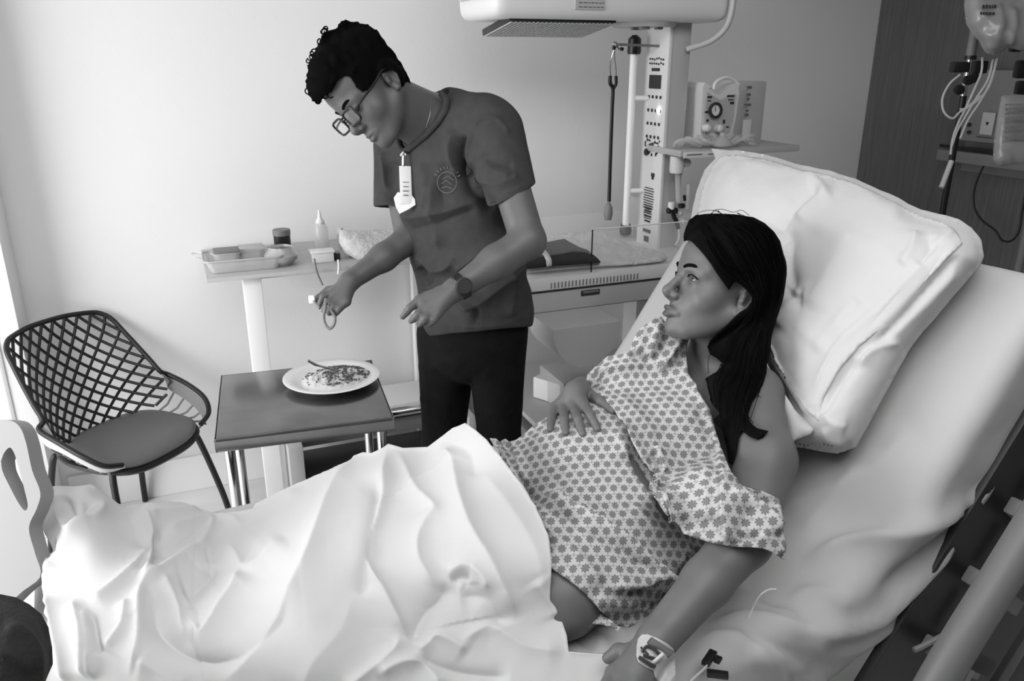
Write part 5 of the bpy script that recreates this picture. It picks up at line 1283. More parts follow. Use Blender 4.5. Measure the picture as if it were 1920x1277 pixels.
# hair: mass around the skull and the locks falling on the shoulder
hairmass = fuse([(local(ellip((0, -.022, .052), (.090, .112, .092)), HW_O, HW_R), 0), (local(ellip((0, .095, -.02), (.075, .052, .075)), HW_O, HW_R), .01, '-'),
                 (capsule(P3(1425, 560, 1.56), P3(1400, 660, 1.53), .058, .052), .03), (capsule(P3(1400, 660, 1.53), P3(1388, 740, 1.49), .052, .040), .03),
                 (capsule(P3(1388, 740, 1.49), P3(1385, 795, 1.455), .036, .026), .03), (capsule(P3(1385, 795, 1.455), P3(1418, 812, 1.44), .026, .012), .02), (capsule(P3(1355, 700, 1.47), P3(1362, 780, 1.44), .026, .018), .03)])
HAIRW = [(1281, 450), (1284, 432), (1292, 415), (1304, 404), (1322, 401), (1345, 400), (1380, 402), (1413, 407), (1434, 418), (1451, 434), (1463, 452), (1469, 474), (1472, 512), (1466, 536), (1460, 556), (1446, 588), (1438, 610), (1435, 640), (1438, 670), (1437, 700), (1430, 722), (1420, 740),
         (1410, 755), (1403, 775), (1406, 792), (1420, 803), (1440, 808), (1433, 818), (1420, 824), (1404, 818), (1390, 806), (1384, 822), (1380, 850), (1372, 870), (1366, 868), (1360, 830), (1354, 806), (1341, 795), (1338, 786), (1350, 775), (1338, 762), (1328, 745), (1316, 722), (1315, 714), (1328, 706), (1342, 698), (1354, 686), (1357, 678),
         (1344, 672), (1331, 664), (1326, 650), (1332, 638), (1345, 624), (1360, 612), (1374, 598), (1386, 586), (1400, 578), (1412, 562), (1415, 545), (1409, 530), (1394, 523), (1376, 530), (1367, 544), (1358, 532), (1345, 514), (1334, 496), (1320, 478), (1308, 464), (1296, 452), (1288, 449)]
hd = depth_sdf(fuse([(offset(hairmass, .002), 0), (offset(head_wf, .006), .01), (offset(fuse(arm_w + neck), .007), .01)]), 1.2, 1.75)
# comb lines following the locks
def mixp(a, b, t): a = np.array(dense(a, 24)); b = np.array(dense(b, 24)); return a * (1 - t) + b * t
G1 = [(1302, 408), (1316, 450), (1345, 500), (1378, 528), (1414, 548), (1412, 590), (1370, 630), (1352, 680), (1335, 720), (1346, 780)]
G2 = [(1345, 402), (1400, 440), (1436, 510), (1436, 590), (1408, 650), (1400, 700), (1380, 760), (1376, 830)]
G3 = [(1390, 404), (1450, 436), (1470, 500), (1462, 550), (1438, 608), (1437, 690), (1420, 738), (1404, 782), (1432, 808)]
rng = np.random.default_rng(21); hf = []
for i in range(26):
    t = i / 25.0; g = mixp(G1, G2, t * 2) if t < .5 else mixp(G2, G3, t * 2 - 1); hf.append(([tuple(p) for p in g[::3]], (.0035 if i % 2 else -.0035) * rng.uniform(.5, 1.3), 4, 4))
drape('hair', HAIRW, hd, MHAIR, woman, 4.0, hf, .004, 2, skirt=.03, wob=.0015)
lo = np.minimum(HW_O - .16, P3(1385, 860, 1.42) - .06); hi = HW_O + .17
sdf_body('hair_back', offset(hairmass, -.017), lo, hi, .005, MHAIR, woman)
bm = bmesh.new()
for i in range(190):
    t = rng.uniform(0, 1); g = mixp(G1, G2, t * 2) if t < .5 else mixp(G2, G3, t * 2 - 1); a = rng.integers(0, 8); b = rng.integers(14, 24); g = g[a:b] + rng.normal(size=2) * 3 + np.cumsum(rng.normal(size=(b - a, 2)) * .7, 0)
    z = hd(g[:, 0], g[:, 1]) - rng.uniform(.001, .006); z = np.convolve(np.r_[z[0], z, z[-1]], [.25, .5, .25], 'valid'); mtube(bm, [P3(p[0], p[1], q) for p, q in zip(g, z)], .0007, 3, False)
for L in ([(1300, 412), (1312, 398), (1335, 394), (1352, 400)], [(1330, 402), (1350, 392), (1375, 398), (1390, 394), (1405, 404)], [(1352, 402), (1344, 393), (1336, 397)], [(1290, 425), (1282, 440), (1284, 455)], [(1420, 740), (1435, 752), (1450, 754)], [(1405, 745), (1430, 765), (1438, 762)], [(1352, 640), (1330, 668), (1328, 700)], [(1360, 700), (1390, 690), (1410, 700), (1425, 722)], [(1355, 730), (1385, 700), (1420, 690)]):
    L = smoothpath([np.array([*p, 0.]) for p in L], 5); mtube(bm, [P3(p[0], p[1], 1.43 if p[1] > 600 else 1.52) for p in L], .0006, 3, False)
hs = fin(bm, 'loose_hairs', MHAIR, woman); hs['kind'] = 'stuff'
# gown, lower part over belly and hips
GA = [(1106, 722), (1090, 742), (1060, 764), (1040, 775), (1023, 784), (1000, 798), (980, 815), (966, 826), (955, 830), (948, 824), (938, 828), (930, 822), (918, 822), (925, 836), (936, 850), (945, 880), (960, 915), (980, 950), (1000, 990), (1015, 1030), (1024, 1060), (1040, 1070),
      (1078, 1096), (1096, 1112), (1113, 1131), (1135, 1155), (1152, 1173), (1168, 1177), (1184, 1177), (1206, 1171), (1223, 1164), (1240, 1144), (1254, 1122), (1262, 1104), (1262, 1092), (1278, 1076), (1293, 1068), (1315, 1048), (1334, 1018), (1370, 990), (1380, 930), (1350, 850), (1300, 790), (1230, 740), (1170, 715), (1130, 715)]
GFA = [
 ([(1012, 928), (1050, 945), (1090, 977), (1137, 1001), (1170, 1020), (1199, 1048), (1235, 1072), (1262, 1094)], .016, 5, 40),
 ([(1005, 945), (1045, 968), (1085, 994), (1130, 1014), (1165, 1036), (1190, 1058), (1225, 1078)], -.014, 6, 12),
 ([(1000, 962), (1040, 985), (1082, 993), (1120, 1010)], .008, 8, 14), ([(1015, 985), (1050, 1020), (1090, 1060), (1130, 1100)], .006, 10, 14),
 ([(1176, 836), (1199, 884), (1232, 925), (1262, 960), (1290, 990)], -.016, 14, 10), ([(1150, 800), (1172, 850), (1205, 905), (1240, 950)], .008, 12, 10),
 ([(1262, 1090), (1225, 1070), (1180, 1094), (1129, 1104)], .012, 6, 22), ([(1222, 1082), (1200, 1102), (1165, 1110)], -.008, 6, 8), ([(1240, 1082), (1215, 1120), (1190, 1150)], .007, 10, 12),
 ([(1295, 1018), (1270, 1034), (1264, 1050), (1300, 1040), (1325, 1018)], .010, 8, 12), ([(1320, 1040), (1280, 1058), (1255, 1070)], -.008, 6, 8), ([(1180, 945), (1215, 985), (1260, 1010), (1300, 1012)], .006, 20, 14),
 ([(925, 825), (944, 850), (960, 880), (982, 925)], .010, 6, 8), ([(945, 826), (958, 850), (972, 880)], -.008, 5, 6), ([(958, 832), (975, 868), (992, 905)], .007, 5, 8),
 ([(1060, 830), (1100, 832), (1140, 842), (1170, 870)], .003, 14, 14), ([(1070, 900), (1110, 960), (1150, 980)], .003, 20, 20), ([(1110, 1120), (1150, 1130), (1200, 1120)], .005, 10, 14),
]
uvx = camv(1, 0, 0); uvy = camv(0, .93, -.37)
gown = drape('gown_skirt', GA, depth_sdf(offset(gown_f, .013), 1.0, 2.3), MGOWN, woman, 4.0, GFA, .0025, 6, (uvx, uvy), skirt=.03, wob=.003, gain=2.2)
# gown, upper part: bodice and wide sleeve falling over the near arm
gown2_f = fuse(torso_w + arm_w[:3] + [(capsule(farsh, farel, .06, .055), .05), (capsule(P3(1330, 950, 1.33), P3(1420, 1000, 1.30), .045, .045), .05), (capsule(B_(.23, -.10, .13), B_(.27, .10, .15), .05, .055), .05), (capsule(P3(1235, 630, 1.62), P3(1200, 680, 1.66), .03, .05), .05)])
GB = [(1101, 703), (1118, 686), (1140, 668), (1165, 664), (1180, 660), (1186, 640), (1195, 622), (1212, 608), (1229, 597), (1240, 593), (1246, 602), (1261, 616), (1272, 626), (1290, 628), (1293, 632), (1288, 646), (1287, 660), (1288, 680), (1290, 700), (1303, 720), (1316, 742), (1332, 770), (1338, 790), (1344, 812), (1352, 838), (1360, 858), (1368, 878), (1378, 898), (1387, 910),
      (1408, 918), (1430, 922), (1448, 930), (1460, 936), (1464, 955), (1466, 990), (1471, 1010), (1474, 1030), (1473, 1044), (1469, 1051), (1458, 1042), (1446, 1034), (1430, 1028), (1415, 1027), (1395, 1026), (1372, 1025), (1344, 1020), (1317, 1013), (1300, 1008), (1281, 1000), (1270, 980), (1254, 946), (1243, 922), (1231, 899), (1216, 876), (1199, 852), (1188, 830), (1176, 808), (1164, 790), (1152, 770), (1140, 756), (1126, 744), (1112, 738), (1101, 728), (1099, 715)]
GFB = [
 ([(1160, 780), (1185, 822), (1210, 866), (1240, 912), (1262, 955), (1284, 998)], .010, 5, 16), ([(1222, 836), (1234, 870), (1245, 910), (1256, 950), (1275, 985)], .012, 16, 6), ([(1238, 845), (1222, 850), (1210, 862)], .008, 6, 8), ([(1214, 850), (1228, 880), (1240, 912)], -.008, 6, 6),
 ([(1222, 842), (1260, 843), (1310, 846), (1348, 850)], .0025, 2.5, 5), ([(1294, 702), (1306, 728), (1324, 770), (1336, 805), (1344, 840), (1354, 880), (1372, 914)], .004, 5, 4), ([(1302, 745), (1322, 800), (1336, 850), (1352, 900)], -.004, 5, 5),
 ([(1350, 890), (1356, 930), (1360, 970), (1369, 1022)], .016, 40, 7), ([(1372, 924), (1400, 940), (1422, 954), (1450, 978), (1468, 1000)], .012, 8, 16), ([(1375, 905), (1410, 930), (1440, 942), (1460, 948)], -.010, 6, 7), ([(1400, 950), (1395, 980), (1380, 1010)], -.008, 14, 12),
 ([(1285, 994), (1310, 1004), (1344, 1012), (1370, 1016)], .004, 3, 5), ([(1420, 1000), (1445, 1015), (1470, 1036)], .006, 8, 10), ([(1320, 870), (1325, 920), (1330, 980)], .006, 20, 20),
 ([(1284, 632), (1268, 650), (1256, 668), (1246, 684), (1236, 700)], .010, 6, 14), ([(1288, 652), (1276, 670), (1262, 690)], -.006, 5, 6), ([(1240, 600), (1232, 630), (1222, 662), (1216, 680)], .008, 7, 10), ([(1252, 615), (1246, 640), (1236, 664)], -.008, 6, 7), ([(1214, 610), (1206, 640), (1196, 664)], .006, 6, 8),
 ([(1110, 700), (1140, 690), (1180, 684), (1215, 680)], .008, 8, 10), ([(1180, 664), (1196, 674), (1210, 672), (1236, 668)], -.008, 6, 6), ([(1200, 720), (1250, 760), (1300, 800)], .003, 24, 24), ([(1160, 740), (1200, 790), (1230, 830)], .004, 20, 14),
]
drape('gown_bodice', GB, depth_sdf(offset(gown2_f, .027), 1.0, 2.3), MGOWN, woman, 4.0, GFB, .003, 8, (uvx, uvy), skirt=.022, wob=.003, gain=2.2)
KT = [(1092, 1166), (1100, 1146), (1108, 1134), (1118, 1140), (1128, 1152), (1150, 1166), (1164, 1178), (1158, 1184), (1148, 1176), (1130, 1172), (1112, 1170), (1104, 1178), (1096, 1176)]
drape('gown_tie', KT, plane_depth(atz(1110., 1160., .775), UPZ * .8 + camv(0, 0, 1) * .6), MGOWN, woman, 3.0, [([(1112, 1140), (1108, 1160), (1104, 1172)], .006, 5, 5)], .004, 1, (uvx, uvy), skirt=.012)
# dressing with the cannula on the back of the wrist
armd = depth_sdf(offset(fuse(arm_w + hand_near), .0015), .9, 1.6)
DRS = [(1196, 1198), (1203, 1190), (1214, 1189), (1232, 1196), (1250, 1206), (1263, 1217), (1266, 1232), (1267, 1262), (1266, 1277), (1262, 1290), (1240, 1284), (1228, 1270), (1226, 1258), (1212, 1252), (1197, 1242), (1193, 1228), (1194, 1210)]
drs = drape('wrist_dressing', DRS, armd, mat('dressing_film', .42, .35), None, 3.0, [([(1210, 1200), (1235, 1215), (1255, 1240)], .003, 5, 5)], .002, 2, skirt=.004)
tag(drs, 'rounded white adhesive dressing holding a cannula on the patient\'s wrist', 'dressing')
bm = bmesh.new()
for pts, r in (([(1204, 1222), (1212, 1212), (1222, 1214), (1232, 1222), (1240, 1232)], .0022), ([(1198, 1232), (1210, 1240), (1220, 1246), (1228, 1250)], .0028), ([(1206, 1228), (1218, 1232), (1232, 1236)], .002), ([(1202, 1214), (1210, 1222), (1216, 1228)], .0018)):
    pts = smoothpath([np.array([*p, 0.]) for p in pts], 4); X = np.array([p[0] for p in pts]); Y = np.array([p[1] for p in pts]); z = armd(X, Y) - .004; mtube(bm, [P3(a, b, c) for a, b, c in zip(X, Y, z)], r, 6)
cn = fin(bm, 'cannula_print', MPRT); cn.parent = drs; cn.matrix_parent_inverse = Matrix.Translation(-Vector(drs.location))
z = float(armd(np.array([1240.]), np.array([1218.]))[0]); q = box('grey_film', P3(1238, 1214, z - .003), (.040, .013, .002), MMG, None, .002, rot=(camv(.8, -.55, -.1), camv(.5, .8, .3), camv(0, .3, 1))); q.parent = drs; q.matrix_parent_inverse = Matrix.Translation(-Vector(drs.location))  # mid-grey strip of film across the dressing
z = float(armd(np.array([1230.]), np.array([1238.]))[0]); q = tube('cannula_hub', [P3(1218, 1248, z - .003), P3(1230, 1238, z - .006), P3(1244, 1226, z - .004)], .0030, MLG, None, 10); q.parent = drs; q.matrix_parent_inverse = Matrix.Translation(-Vector(drs.location))

# ------------------------------------------------------------ the standing man
HM_O = P3(694, 171, 1.93); HM_R = head_frame((-.49, -.765, .42), (-.69, .626, .34)); HM_S = 1.06
_hm = head_sdf(0.0, 0.0, .002); head_mf = bounded(local(lambda q: _hm(q / HM_S) * HM_S, HM_O, HM_R), HM_O, .21)
latm = camv(.70, -.05, .71); upm = camv(-.22, .95, .05); frm = np.cross(latm, upm); frm /= np.linalg.norm(frm); upm = np.cross(frm, latm); BM = np.array([latm, upm, frm])
torso_m = [(ellip(P3(838, 318, 2.10), (.175, .17, .105), BM), 0), (ellip(P3(850, 405, 2.12), (.155, .18, .105), BM), .06), (ellip(P3(876, 500, 2.15), (.148, .16, .108), BM), .06), (ellip(P3(890, 580, 2.18), (.150, .13, .112), BM), .06),
           (capsule(P3(905, 236, 1.95), P3(758, 262, 2.17), .062, .060), .06), (capsule(P3(842, 222, 2.06), P3(905, 245, 1.97), .05, .06), .05), (capsule(P3(842, 222, 2.06), P3(768, 260, 2.15), .045, .055), .05)]
NS = P3(928, 246, 1.93); NE = P3(990, 452, 1.86); NW = P3(855, 542, 1.81)
FS = P3(742, 280, 2.18); FE = P3(768, 448, 2.13); FW_ = P3(655, 528, 2.02)
arm_m = [(capsule(NS, NE, .046, .041), .02), (capsule(NE, NE * .55 + NW * .45, .042, .038), .012), (capsule(NE * .55 + NW * .45, NW, .038, .026), .02)]
arm_f = [(capsule(FS, FE, .048, .038), .02), (capsule(FE, FE * .55 + FW_ * .45, .039, .034), .012), (capsule(FE * .55 + FW_ * .45, FW_, .034, .024), .02)]
hz = lambda x, y, z: P3(x, y, z)
hnear_m = hand_items(NW, None, [[hz(786, 562, 1.80), hz(769, 577, 1.79), hz(755, 594, 1.80)], [hz(797, 573, 1.79), hz(783, 590, 1.775), hz(771, 602, 1.785)], [hz(808, 582, 1.785), hz(797, 598, 1.77), hz(786, 609, 1.785)], [hz(820, 588, 1.785), hz(812, 601, 1.775), hz(802, 609, 1.79)]],
                     [hz(826, 548, 1.83), hz(800, 556, 1.85), hz(778, 574, 1.86)], 1.06)
hfar_m = hand_items(FW_, None, [[hz(626, 548, 2.0), hz(606, 556, 1.99), hz(598, 574, 1.995)], [hz(634, 556, 1.99), hz(614, 566, 1.975), hz(607, 583, 1.985)], [hz(642, 563, 1.985), hz(624, 575, 1.97), hz(617, 588, 1.985)], [hz(650, 566, 1.98), hz(636, 579, 1.97), hz(628, 590, 1.985)]],
                    [hz(638, 540, 2.02), hz(616, 545, 2.035), hz(592, 562, 2.02)], 1.02)
neck_m = [(capsule(P3(812, 222, 2.04), HM_O + (np.array([0, -.025, -.05]) * HM_S) @ HM_R, .060, .058), .035), (capsule(P3(800, 250, 2.03), HM_O + (np.array([0, .01, -.07]) * HM_S) @ HM_R, .045, .035), .035)]
body_m = fuse([(offset(f, -.016), k) for f, k in torso_m] + arm_m + arm_f + neck_m + [(head_mf, .015), (bounded(fuse(hnear_m), P3(815, 570, 1.8), .15), .01), (bounded(fuse(hfar_m), P3(628, 555, 2.0), .14), .01)])
AK1 = P3(838, 640, 2.30); AK1 = np.array([AK1[0], AK1[1], 0])
man = thing('person', 'man in grey t-shirt, black jeans and glasses standing bent forward over the steel table', 'person', (AK1[0] + .05, AK1[1], 0))
lo = np.minimum.reduce([P3(590, 600, 2.1), P3(590, 600, 1.9), P3(900, 640, 2.1)]) - .09; lo = np.minimum.reduce([lo, NE - .08, NW - .08, hz(780, 600, 1.78) - .05, FW_ - .08]); hi = np.maximum.reduce([P3(1010, 300, 1.8), P3(760, 100, 2.2), P3(900, 200, 2.2), HM_O, NE]) + .13
sdf_body('body', body_m, lo, hi, .0032, MSKM, man, lambda V: tint_head(V, HM_O, HM_R, HM_S, .7, .85), 1)
for sd in (-1, 1):
    brow('eyebrow', HM_O, HM_R, HM_S, sd, man, MHAIR, 0, .0033)
    P_ = [np.array([sd * x, y, z]) for x, y, z in ((.020, .0825, -.0055), (.026, .0842, -.0078), (.033, .0842, -.0082), (.040, .0805, -.0065), (.045, .0765, -.0035))]
    tube('lashes', smoothpath([HM_O + (p * HM_S) @ HM_R for p in P_], 4), .0013, MHAIR, man, 6)
# hair
hm_mass = fuse([(local(ellip((0, -.022, .055), (.083, .106, .085)), HM_O, HM_R), 0), (local(ellip((0, .052, .100), (.062, .055, .042)), HM_O, HM_R), .03), (local(ellip((0, .085, .082), (.05, .038, .030)), HM_O, HM_R), .02), (local(ellip((0, -.075, -.02), (.055, .03, .045)), HM_O, HM_R), .02)])
def hm_rough(p): return hm_mass(p) + .0045 * vnoise(p, 75, 3) + .003 * vnoise(p, 190, 8)
HAIRM = [(571, 152), (573, 164), (577, 178), (586, 188), (594, 194), (601, 191), (604, 181), (614, 176), (624, 169), (630, 158), (634, 150), (647, 141), (656, 144), (662, 152), (668, 164), (680, 172), (692, 168), (703, 152), (712, 140), (722, 134), (734, 131), (744, 137), (750, 152), (758, 162), (766, 161), (771, 157), (768, 148), (760, 134), (752, 118), (742, 102), (731, 89), (720, 77), (713, 66), (706, 57), (698, 55), (690, 45), (680, 44), (671, 40), (658, 41), (648, 36), (640, 39), (634, 46), (629, 54), (618, 57), (609, 60), (603, 66), (599, 76), (597, 90), (590, 98), (584, 104), (581, 114), (577, 122), (577, 132), (573, 140)]
rng = np.random.default_rng(5); HO = []
for i in range(len(HAIRM)):
    a = np.array(HAIRM[i], float); b = np.array(HAIRM[(i + 1) % len(HAIRM)], float); d = b - a; n = np.array([d[1], -d[0]]) / (np.linalg.norm(d) + 1e-6)
    HO += [tuple(a), tuple((a + b) / 2 + n * rng.uniform(-.5, 2.2) * (1 if i < 5 or i > 27 else .3))]
hmd = depth_sdf(fuse([(offset(hm_mass, .003), 0), (offset(head_mf, .004), .01)]), 1.6, 2.15)
cf = []
for i in range(60):
    x = rng.uniform(575, 730); y = rng.uniform(42, 165); a = rng.uniform(0, 6.28); cf.append(([(x, y), (x + 9 * math.cos(a), y + 9 * math.sin(a)), (x + 13 * math.cos(a + .9), y + 13 * math.sin(a + .9))], rng.uniform(-.008, .010), 4, 4))
drape('hair', HO, hmd, MHAIRM, man, 3.0, cf, .004, 2, skirt=.045, wob=.003)
sdf_body('hair_back', offset(lambda p: -smin(-hm_rough(p), local(ellip((0, .075, -.015), (.09, .05, .085)), HM_O, HM_R)(p), .01), -.007), HM_O - .19, HM_O + .19, .0045, MHAIRM, man)
bm = bmesh.new()
for i in range(34):
    px, py = HAIRM[rng.choice([0, 1, 2, 3, 4, 5, 6, 7, 8, 9, 44, 45, 46, 47, 48, 49, 50, 51, 52])]; px += rng.uniform(0, 8); py += rng.uniform(-8, 4); z = 1.86 + rng.uniform(-.03, .03); r = rng.uniform(3, 6); a0 = rng.uniform(0, 6)
    mtube(bm, [P3(px + r * math.cos(a0 + t), py + r * math.sin(a0 + t), z + t * .003) for t in np.linspace(0, 4.6, 12)], .0016, 5)
cu_ = fin(bm, 'fringe_curls', MHAIRM, man); cu_['kind'] = 'stuff'
# glasses
def hl(x, y, z): return HM_O + (np.array([x, y, z]) * HM_S) @ HM_R
gl = None
for s in (-1, 1):
    c = (s * .033, .102, -.006); hwid, hh = .025, .0175; L = []
    for k in range(24):
        a = 2 * math.pi * k / 24; q = (abs(math.cos(a)) ** 5 + abs(math.sin(a)) ** 5) ** (-1 / 5); L.append(hl(c[0] + math.cos(a) * q * hwid, c[1] - abs(math.cos(a) * q) * .002 * (1 if math.cos(a) * s > 0 else 0), c[2] + math.sin(a) * q * hh))
    o = tube('spectacle_rim', L + [L[0]], .0028, MBLK, man, 8)
    bm = bmesh.new(); bm.faces.new([bm.verts.new(tuple(p)) for p in L]); fin(bm, 'spectacle_lens', MLENS, o, smooth=False)
    tube('temple_arm', smoothpath([hl(s * .058, .100, -.002), hl(s * .070, .080, .002), hl(s * .080, .03, .006), hl(s * .0835, -.008, .012), hl(s * .082, -.030, -.004)], 5), .0027, MBLK, man, 8)
tube('spectacle_bridge', smoothpath([hl(-.009, .104, -.001), hl(0, .108, .001), hl(.009, .104, -.001)], 4), .0018, MBLK, man, 8)
# t-shirt: body and both sleeves as one shell, hems hollowed
shirt_t = [(offset(f, .010), k) for f, k in torso_m]
shirt_f = fuse(shirt_t + [(ellip(P3(897, 590, 2.18), (.158, .12, .125), BM), .05)])
sn0 = NS; sn1 = P3(960, 366, 1.905); sf0 = FS; sf1 = P3(738, 388, 2.155)
slv_n = capsule(sn0, sn1 + (sn1 - sn0) * .25, .070, .060); slv_f = capsule(sf0, sf1 + (sf1 - sf0) * .3, .060, .052)
nh = camv(.42, -.85, -.25); fh = camv(.0, -1, -.1)
shirt_all = fuse([(shirt_f, 0), (fuse([(slv_n, 0), (halfspace(sn1, nh), .004, '&')]), .022), (fuse([(slv_f, 0), (halfspace(sf1, fh), .004, '&')]), .022)])
hemn = camv(.10, -1, 0); neckc = P3(778, 215, 2.0)
shirt = fuse([(shirt_all, 0), (halfspace(P3(895, 622, 2.15), hemn), .004, '&'),
              (capsule(sn1 - (sn1 - sn0) * .12, sn1 + (sn1 - sn0) * .4, .050, .054), .002, '-'), (capsule(sf1 - (sf1 - sf0) * .12, sf1 + (sf1 - sf0) * .4, .043, .046), .002, '-'),
              (ellip(P3(898, 628, 2.18), (.150, .03, .117), BM), .002, '-'), (ellip(P3(790, 205, 2.015), (.078, .095, .085), BM), .006, '-')])
TFOLD = [
 ([(880, 250), (868, 270), (866, 300), (876, 320), (900, 330)], -.012, 7, 7), ([(856, 240), (848, 270), (850, 305), (862, 335)], .009, 8, 10), ([(868, 300), (880, 350), (905, 375), (930, 395)], -.010, 10, 10),
 ([(885, 240), (905, 222), (930, 222), (948, 240), (956, 255)], .004, 3, 3), ([(885, 245), (878, 275), (888, 310), (908, 352)], .008, 7, 10), ([(905, 300), (925, 320), (960, 330)], .004, 8, 8), ([(900, 290), (935, 305), (965, 310)], -.004, 6, 8),
 ([(960, 430), (930, 455), (900, 475), (868, 500), (850, 512)], .010, 10, 16), ([(975, 455), (940, 490), (905, 520), (880, 560)], -.008, 14, 14), ([(985, 470), (965, 510), (930, 545), (890, 575), (850, 585)], .009, 14, 12),
 ([(740, 402), (780, 405), (830, 395), (880, 380), (920, 365)], .006, 10, 14), ([(760, 430), (800, 425), (850, 408), (900, 390)], -.006, 12, 12), ([(782, 470), (800, 490), (815, 505), (840, 500), (855, 480)], .009, 8, 10),
 ([(785, 500), (800, 520), (812, 535)], -.010, 8, 8), ([(790, 512), (815, 545), (830, 570)], .008, 8, 8), ([(850, 520), (850, 550), (870, 575), (900, 590)], .008, 10, 12), ([(838, 560), (870, 582), (905, 580)], -.006, 8, 8),
 ([(815, 330), (812, 380), (816, 420), (826, 470)], .006, 12, 12), ([(835, 300), (828, 350), (834, 400)], -.005, 10, 10), ([(720, 280), (722, 320), (726, 360)], .006, 6, 8), ([(790, 300), (800, 350), (795, 395)], .004, 10, 10), ([(735, 300), (748, 340), (742, 385)], -.007, 8, 8),
 ([(965, 380), (958, 430), (985, 500), (1000, 570)], .006, 12, 12), ([(820, 600), (880, 612), (950, 606), (1000, 580)], .0025, 2.5, 3), ([(950, 500), (960, 550), (955, 600)], .006, 12, 14), ([(930, 370), (960, 358), (990, 344)], .002, 2, 2.5), ([(900, 340), (940, 345), (975, 325)], .004, 8, 10)]
lo = np.minimum.reduce([P3(690, 640, 2.3), P3(690, 640, 1.8), P3(900, 650, 2.1)]) - .06; hi = np.maximum.reduce([P3(1010, 200, 1.8), P3(760, 200, 2.35), P3(1010, 200, 2.35)]) + .05
sdf_body('t_shirt', shirt, lo, hi, .0036, MTS, man, None, 2, TFOLD, fgain=2.6)
COLL = smoothpath([P3(826, 178, 2.10), P3(838, 186, 2.02), P3(832, 208, 1.955), P3(812, 240, 1.955), P3(790, 262, 1.975), P3(768, 280, 2.0), P3(756, 285, 2.02), P3(748, 268, 2.07), P3(748, 240, 2.10)], 6)
shd = depth_sdf(offset(shirt_all, .004), 1.6, 2.5)
colp = dense([(828, 176), (838, 188), (836, 206), (822, 228), (800, 252), (778, 270), (764, 282), (756, 285), (750, 278), (746, 262), (745, 248)], 34); zc = shd(colp[:, 0], colp[:, 1]); zc = np.convolve(np.r_[zc[0], zc[0], zc, zc[-1], zc[-1]], np.ones(5) / 5, 'valid')
tube('collar_band', [P3(a, b, z) for (a, b), z in zip(colp, zc)], .0085, MTS, man, 10, label='ribbed collar')
# round chest print
bm = bmesh.new()
def onshirt(x, y, o=.002): return P3(x, y, float(shd(np.array([float(x)]), np.array([float(y)]))[0]) - o)
mtube(bm, [onshirt(838 + 18 * math.cos(a), 342 + 20 * math.sin(a)) for a in np.linspace(0, 6.283, 30)], .0009, 5)
for i in range(9):
    a = -2.6 + i * .27; mtube(bm, [onshirt(838 + 22 * math.cos(a), 342 + 25 * math.sin(a)), onshirt(838 + 27 * math.cos(a), 342 + 31 * math.sin(a))], .0013, 5)
for L in ([(828, 345), (836, 338), (846, 346)], [(830, 335), (840, 330), (850, 338)], [(828, 352), (838, 350), (848, 354)]): mtube(bm, [onshirt(*p) for p in L], .0008, 5)
fin(bm, 'chest_print', mat('faded_print', .15, .9), man, label='faded round emblem ringed by short strokes')
tube('neck_chain', [P3(a, b, z) for a, b, z in ((800, 172, 1.975), (808, 190, 1.965), (806, 215, 1.955), (798, 240, 1.955))], .0012, MST, man, 6)
# jeans and shoes
def down(px, zc, z): p = P3(px, 700, zc); return np.array([p[0], p[1], z])
hl1 = P3(838, 625, 2.26); hr1 = P3(930, 620, 2.16); k1 = P3(832, 830, 2.36); k2 = P3(936, 828, 2.30)
a1 = np.array([k1[0], k1[1] + .02, .09]); a2 = np.array([k2[0], k2[1] + .02, .09])
jeans = fuse([(ellip(P3(886, 600, 2.19), (.150, .10, .112), BM), 0), (ellip(P3(882, 650, 2.22), (.150, .10, .110), BM), .05), (capsule(hl1, k1, .085, .062), .03), (capsule(hr1, k2, .086, .060), .02), (capsule(k1, a1, .062, .055), .02), (capsule(k2, a2, .060, .055), .02), (halfspace(P3(880, 560, 2.2), upm), .01, '&')])
JF = [([(776, 680), (800, 690), (840, 680), (870, 690)], .006, 8, 10), ([(780, 740), (810, 760), (850, 765)], .006, 10, 12), ([(790, 800), (820, 790), (850, 800)], .005, 10, 10), ([(884, 700), (884, 760), (892, 820)], -.006, 8, 8), ([(900, 700), (940, 715), (980, 700)], .006, 12, 12), ([(980, 760), (945, 780), (905, 775)], .005, 10, 10), ([(822, 600), (826, 640), (850, 660)], .004, 4, 6), ([(960, 640), (965, 720), (960, 800)], .003, 2, 3), ([(795, 640), (800, 720), (808, 800)], .003, 2, 3)]
lo = np.minimum(a1, a2) - .16; lo[2] = .03; hi = np.maximum.reduce([P3(1000, 590, 2.2), hl1, k1]) + .16; lo = np.minimum(lo, P3(760, 700, 2.1) - .05)
sdf_body('jeans', jeans, lo, hi, .0045, MJN, man, None, 2, JF)
for a_ in (a1, a2):
    dsh = np.array([-.55, -.83, 0]); sf = fuse([(ellip(a_ + dsh * .06 + np.array([0, 0, -.035]), (.14, .048, .045), np.array([dsh, [-dsh[1], dsh[0], 0], [0, 0, 1]])), 0), (capsule(a_, a_ - UPZ * .04, .045, .045), .03), (halfspace(np.array([0, 0, .003]), (0, 0, -1)), .004, '&')])
    sdf_body('shoe', sf, a_ - np.array([.22, .22, .1]), a_ + np.array([.2, .2, .06]), .006, MDK, man)
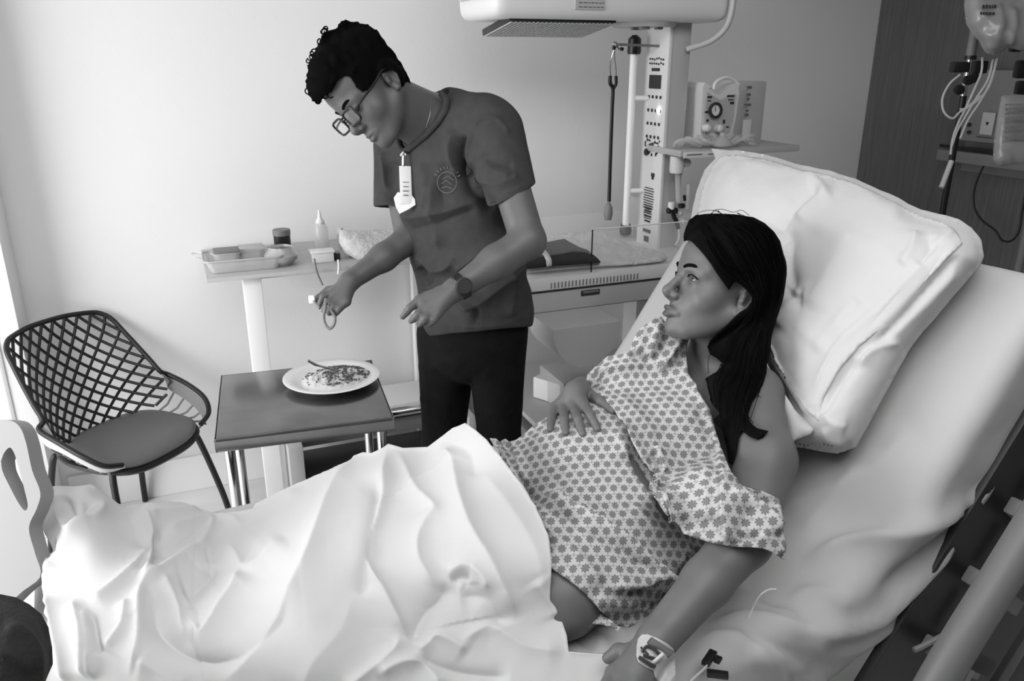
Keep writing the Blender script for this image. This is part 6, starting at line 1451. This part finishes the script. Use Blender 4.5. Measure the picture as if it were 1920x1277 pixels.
# watch
wc = P3(851, 538, 1.792); wax = (NE - NW) / np.linalg.norm(NE - NW)
bm = bmesh.new(); x_, y_, z__ = frame(wax); R0 = .0295; n = 28; c0 = NW + wax * .012; rings = []
for h_, rr in ((-.010, R0), (-.008, R0 + .002), (.008, R0 + .003), (.010, R0 + .001)): rings.append([bm.verts.new(tuple(c0 + wax * h_ + (x_ * math.cos(2 * math.pi * k / n) + y_ * math.sin(2 * math.pi * k / n)) * rr)) for k in range(n)])
for a, b in zip(rings[:-1], rings[1:]):
    for k in range(n): bm.faces.new((a[k], a[(k + 1) % n], b[(k + 1) % n], b[k]))
ws = fin(bm, 'watch_strap', MBLK, man); tow = (CC - c0); tow -= wax * (tow @ wax); tow /= np.linalg.norm(tow); tow = tow + RT * .25; tow -= wax * (tow @ wax); tow /= np.linalg.norm(tow)
lathe('watch_case', c0 + tow * (R0 - .002), [(0, 0), (.018, 0), (.0195, .004), (.0185, .009), (.0165, .010), (.0165, .0085), (0, .0085)], MDK, man, 28, axis=tow)
# badge clipped at the collar with a folded paper behind it
bd = thing('name_badge', 'white identity badge on a clip hanging from the man\'s collar', 'badge', onshirt(762, 340))
zb = float(shd(np.array([762.]), np.array([345.]))[0]) - .02
tube('badge_clip', [P3(758, 284, zb - .005), P3(756, 296, zb - .006), P3(756, 312, zb - .004)], .0035, MCHR, bd, 8); tube('badge_strap', [P3(751, 292, zb - .004), P3(756, 286, zb - .006), P3(761, 291, zb - .005)], .003, MTR, bd, 8)
bax = camv(.97, .02, -.2); bay = camv(-.02, 1, .1)
cb = P3(760.5, 347, zb); box('badge_card', cb, (22 * zb / F, 70 * zb / F, .0018), MPAP, bd, .0008, rot=(bax, bay, np.cross(bax, bay)))
bn = np.cross(bax, bay)
box('badge_photo', P3(760, 324, zb) + bn * .0012, (.0135, .009, .001), MBLK, bd, 0, rot=(bax, bay, bn))
boxes('badge_text', [(P3(761, 342 + 8 * i, zb) + bn * .0012, (.015 - .002 * (i % 2), .0022, .0006)) for i in range(4)], MPRG, bd, 0, rot=(bax, bay, bn))
pz = zb + .006; bm = bmesh.new(); a = [bm.verts.new(tuple(P3(x, y, pz))) for x, y in ((738, 371), (746, 360), (752, 362), (771, 364), (778, 374), (779, 384), (765, 393), (749, 401), (742, 388))]; bm.faces.new(a)
r_ = bmesh.ops.extrude_face_region(bm, geom=bm.faces[:]); bmesh.ops.translate(bm, verts=[q for q in r_['geom'] if isinstance(q, bmesh.types.BMVert)], vec=tuple(CF * .002))
pp = fin(bm, 'folded_note', MPAP, None, False); tag(pp, 'small folded white paper tucked behind the man\'s badge', 'paper')
# looped cord held in the far hand
hc = thing('looped_cord', 'grey looped cord with a pale clip held in the man\'s lowered hand', 'cord', P3(617, 612, 1.98))
tube('cord_loop', smoothpath([P3(x, y, z) for x, y, z in ((611, 560, 1.972), (609, 580, 1.962), (607, 594, 1.968), (610, 608, 1.97), (618, 616, 1.97), (626, 609, 1.97), (628, 596, 1.97), (622, 584, 1.968), (615, 572, 1.962))], 6), .0038, MMG, hc, 8)
box('pale_clip', P3(585, 561, 2.0), (.016, .012, .02), MTR, hc, .003, rot=(RT, fwv, UPZ)); tube('clip_stem', [P3(586, 562, 2.0), P3(594, 572, 1.995), P3(600, 578, 1.99)], .004, MMG, hc, 8)
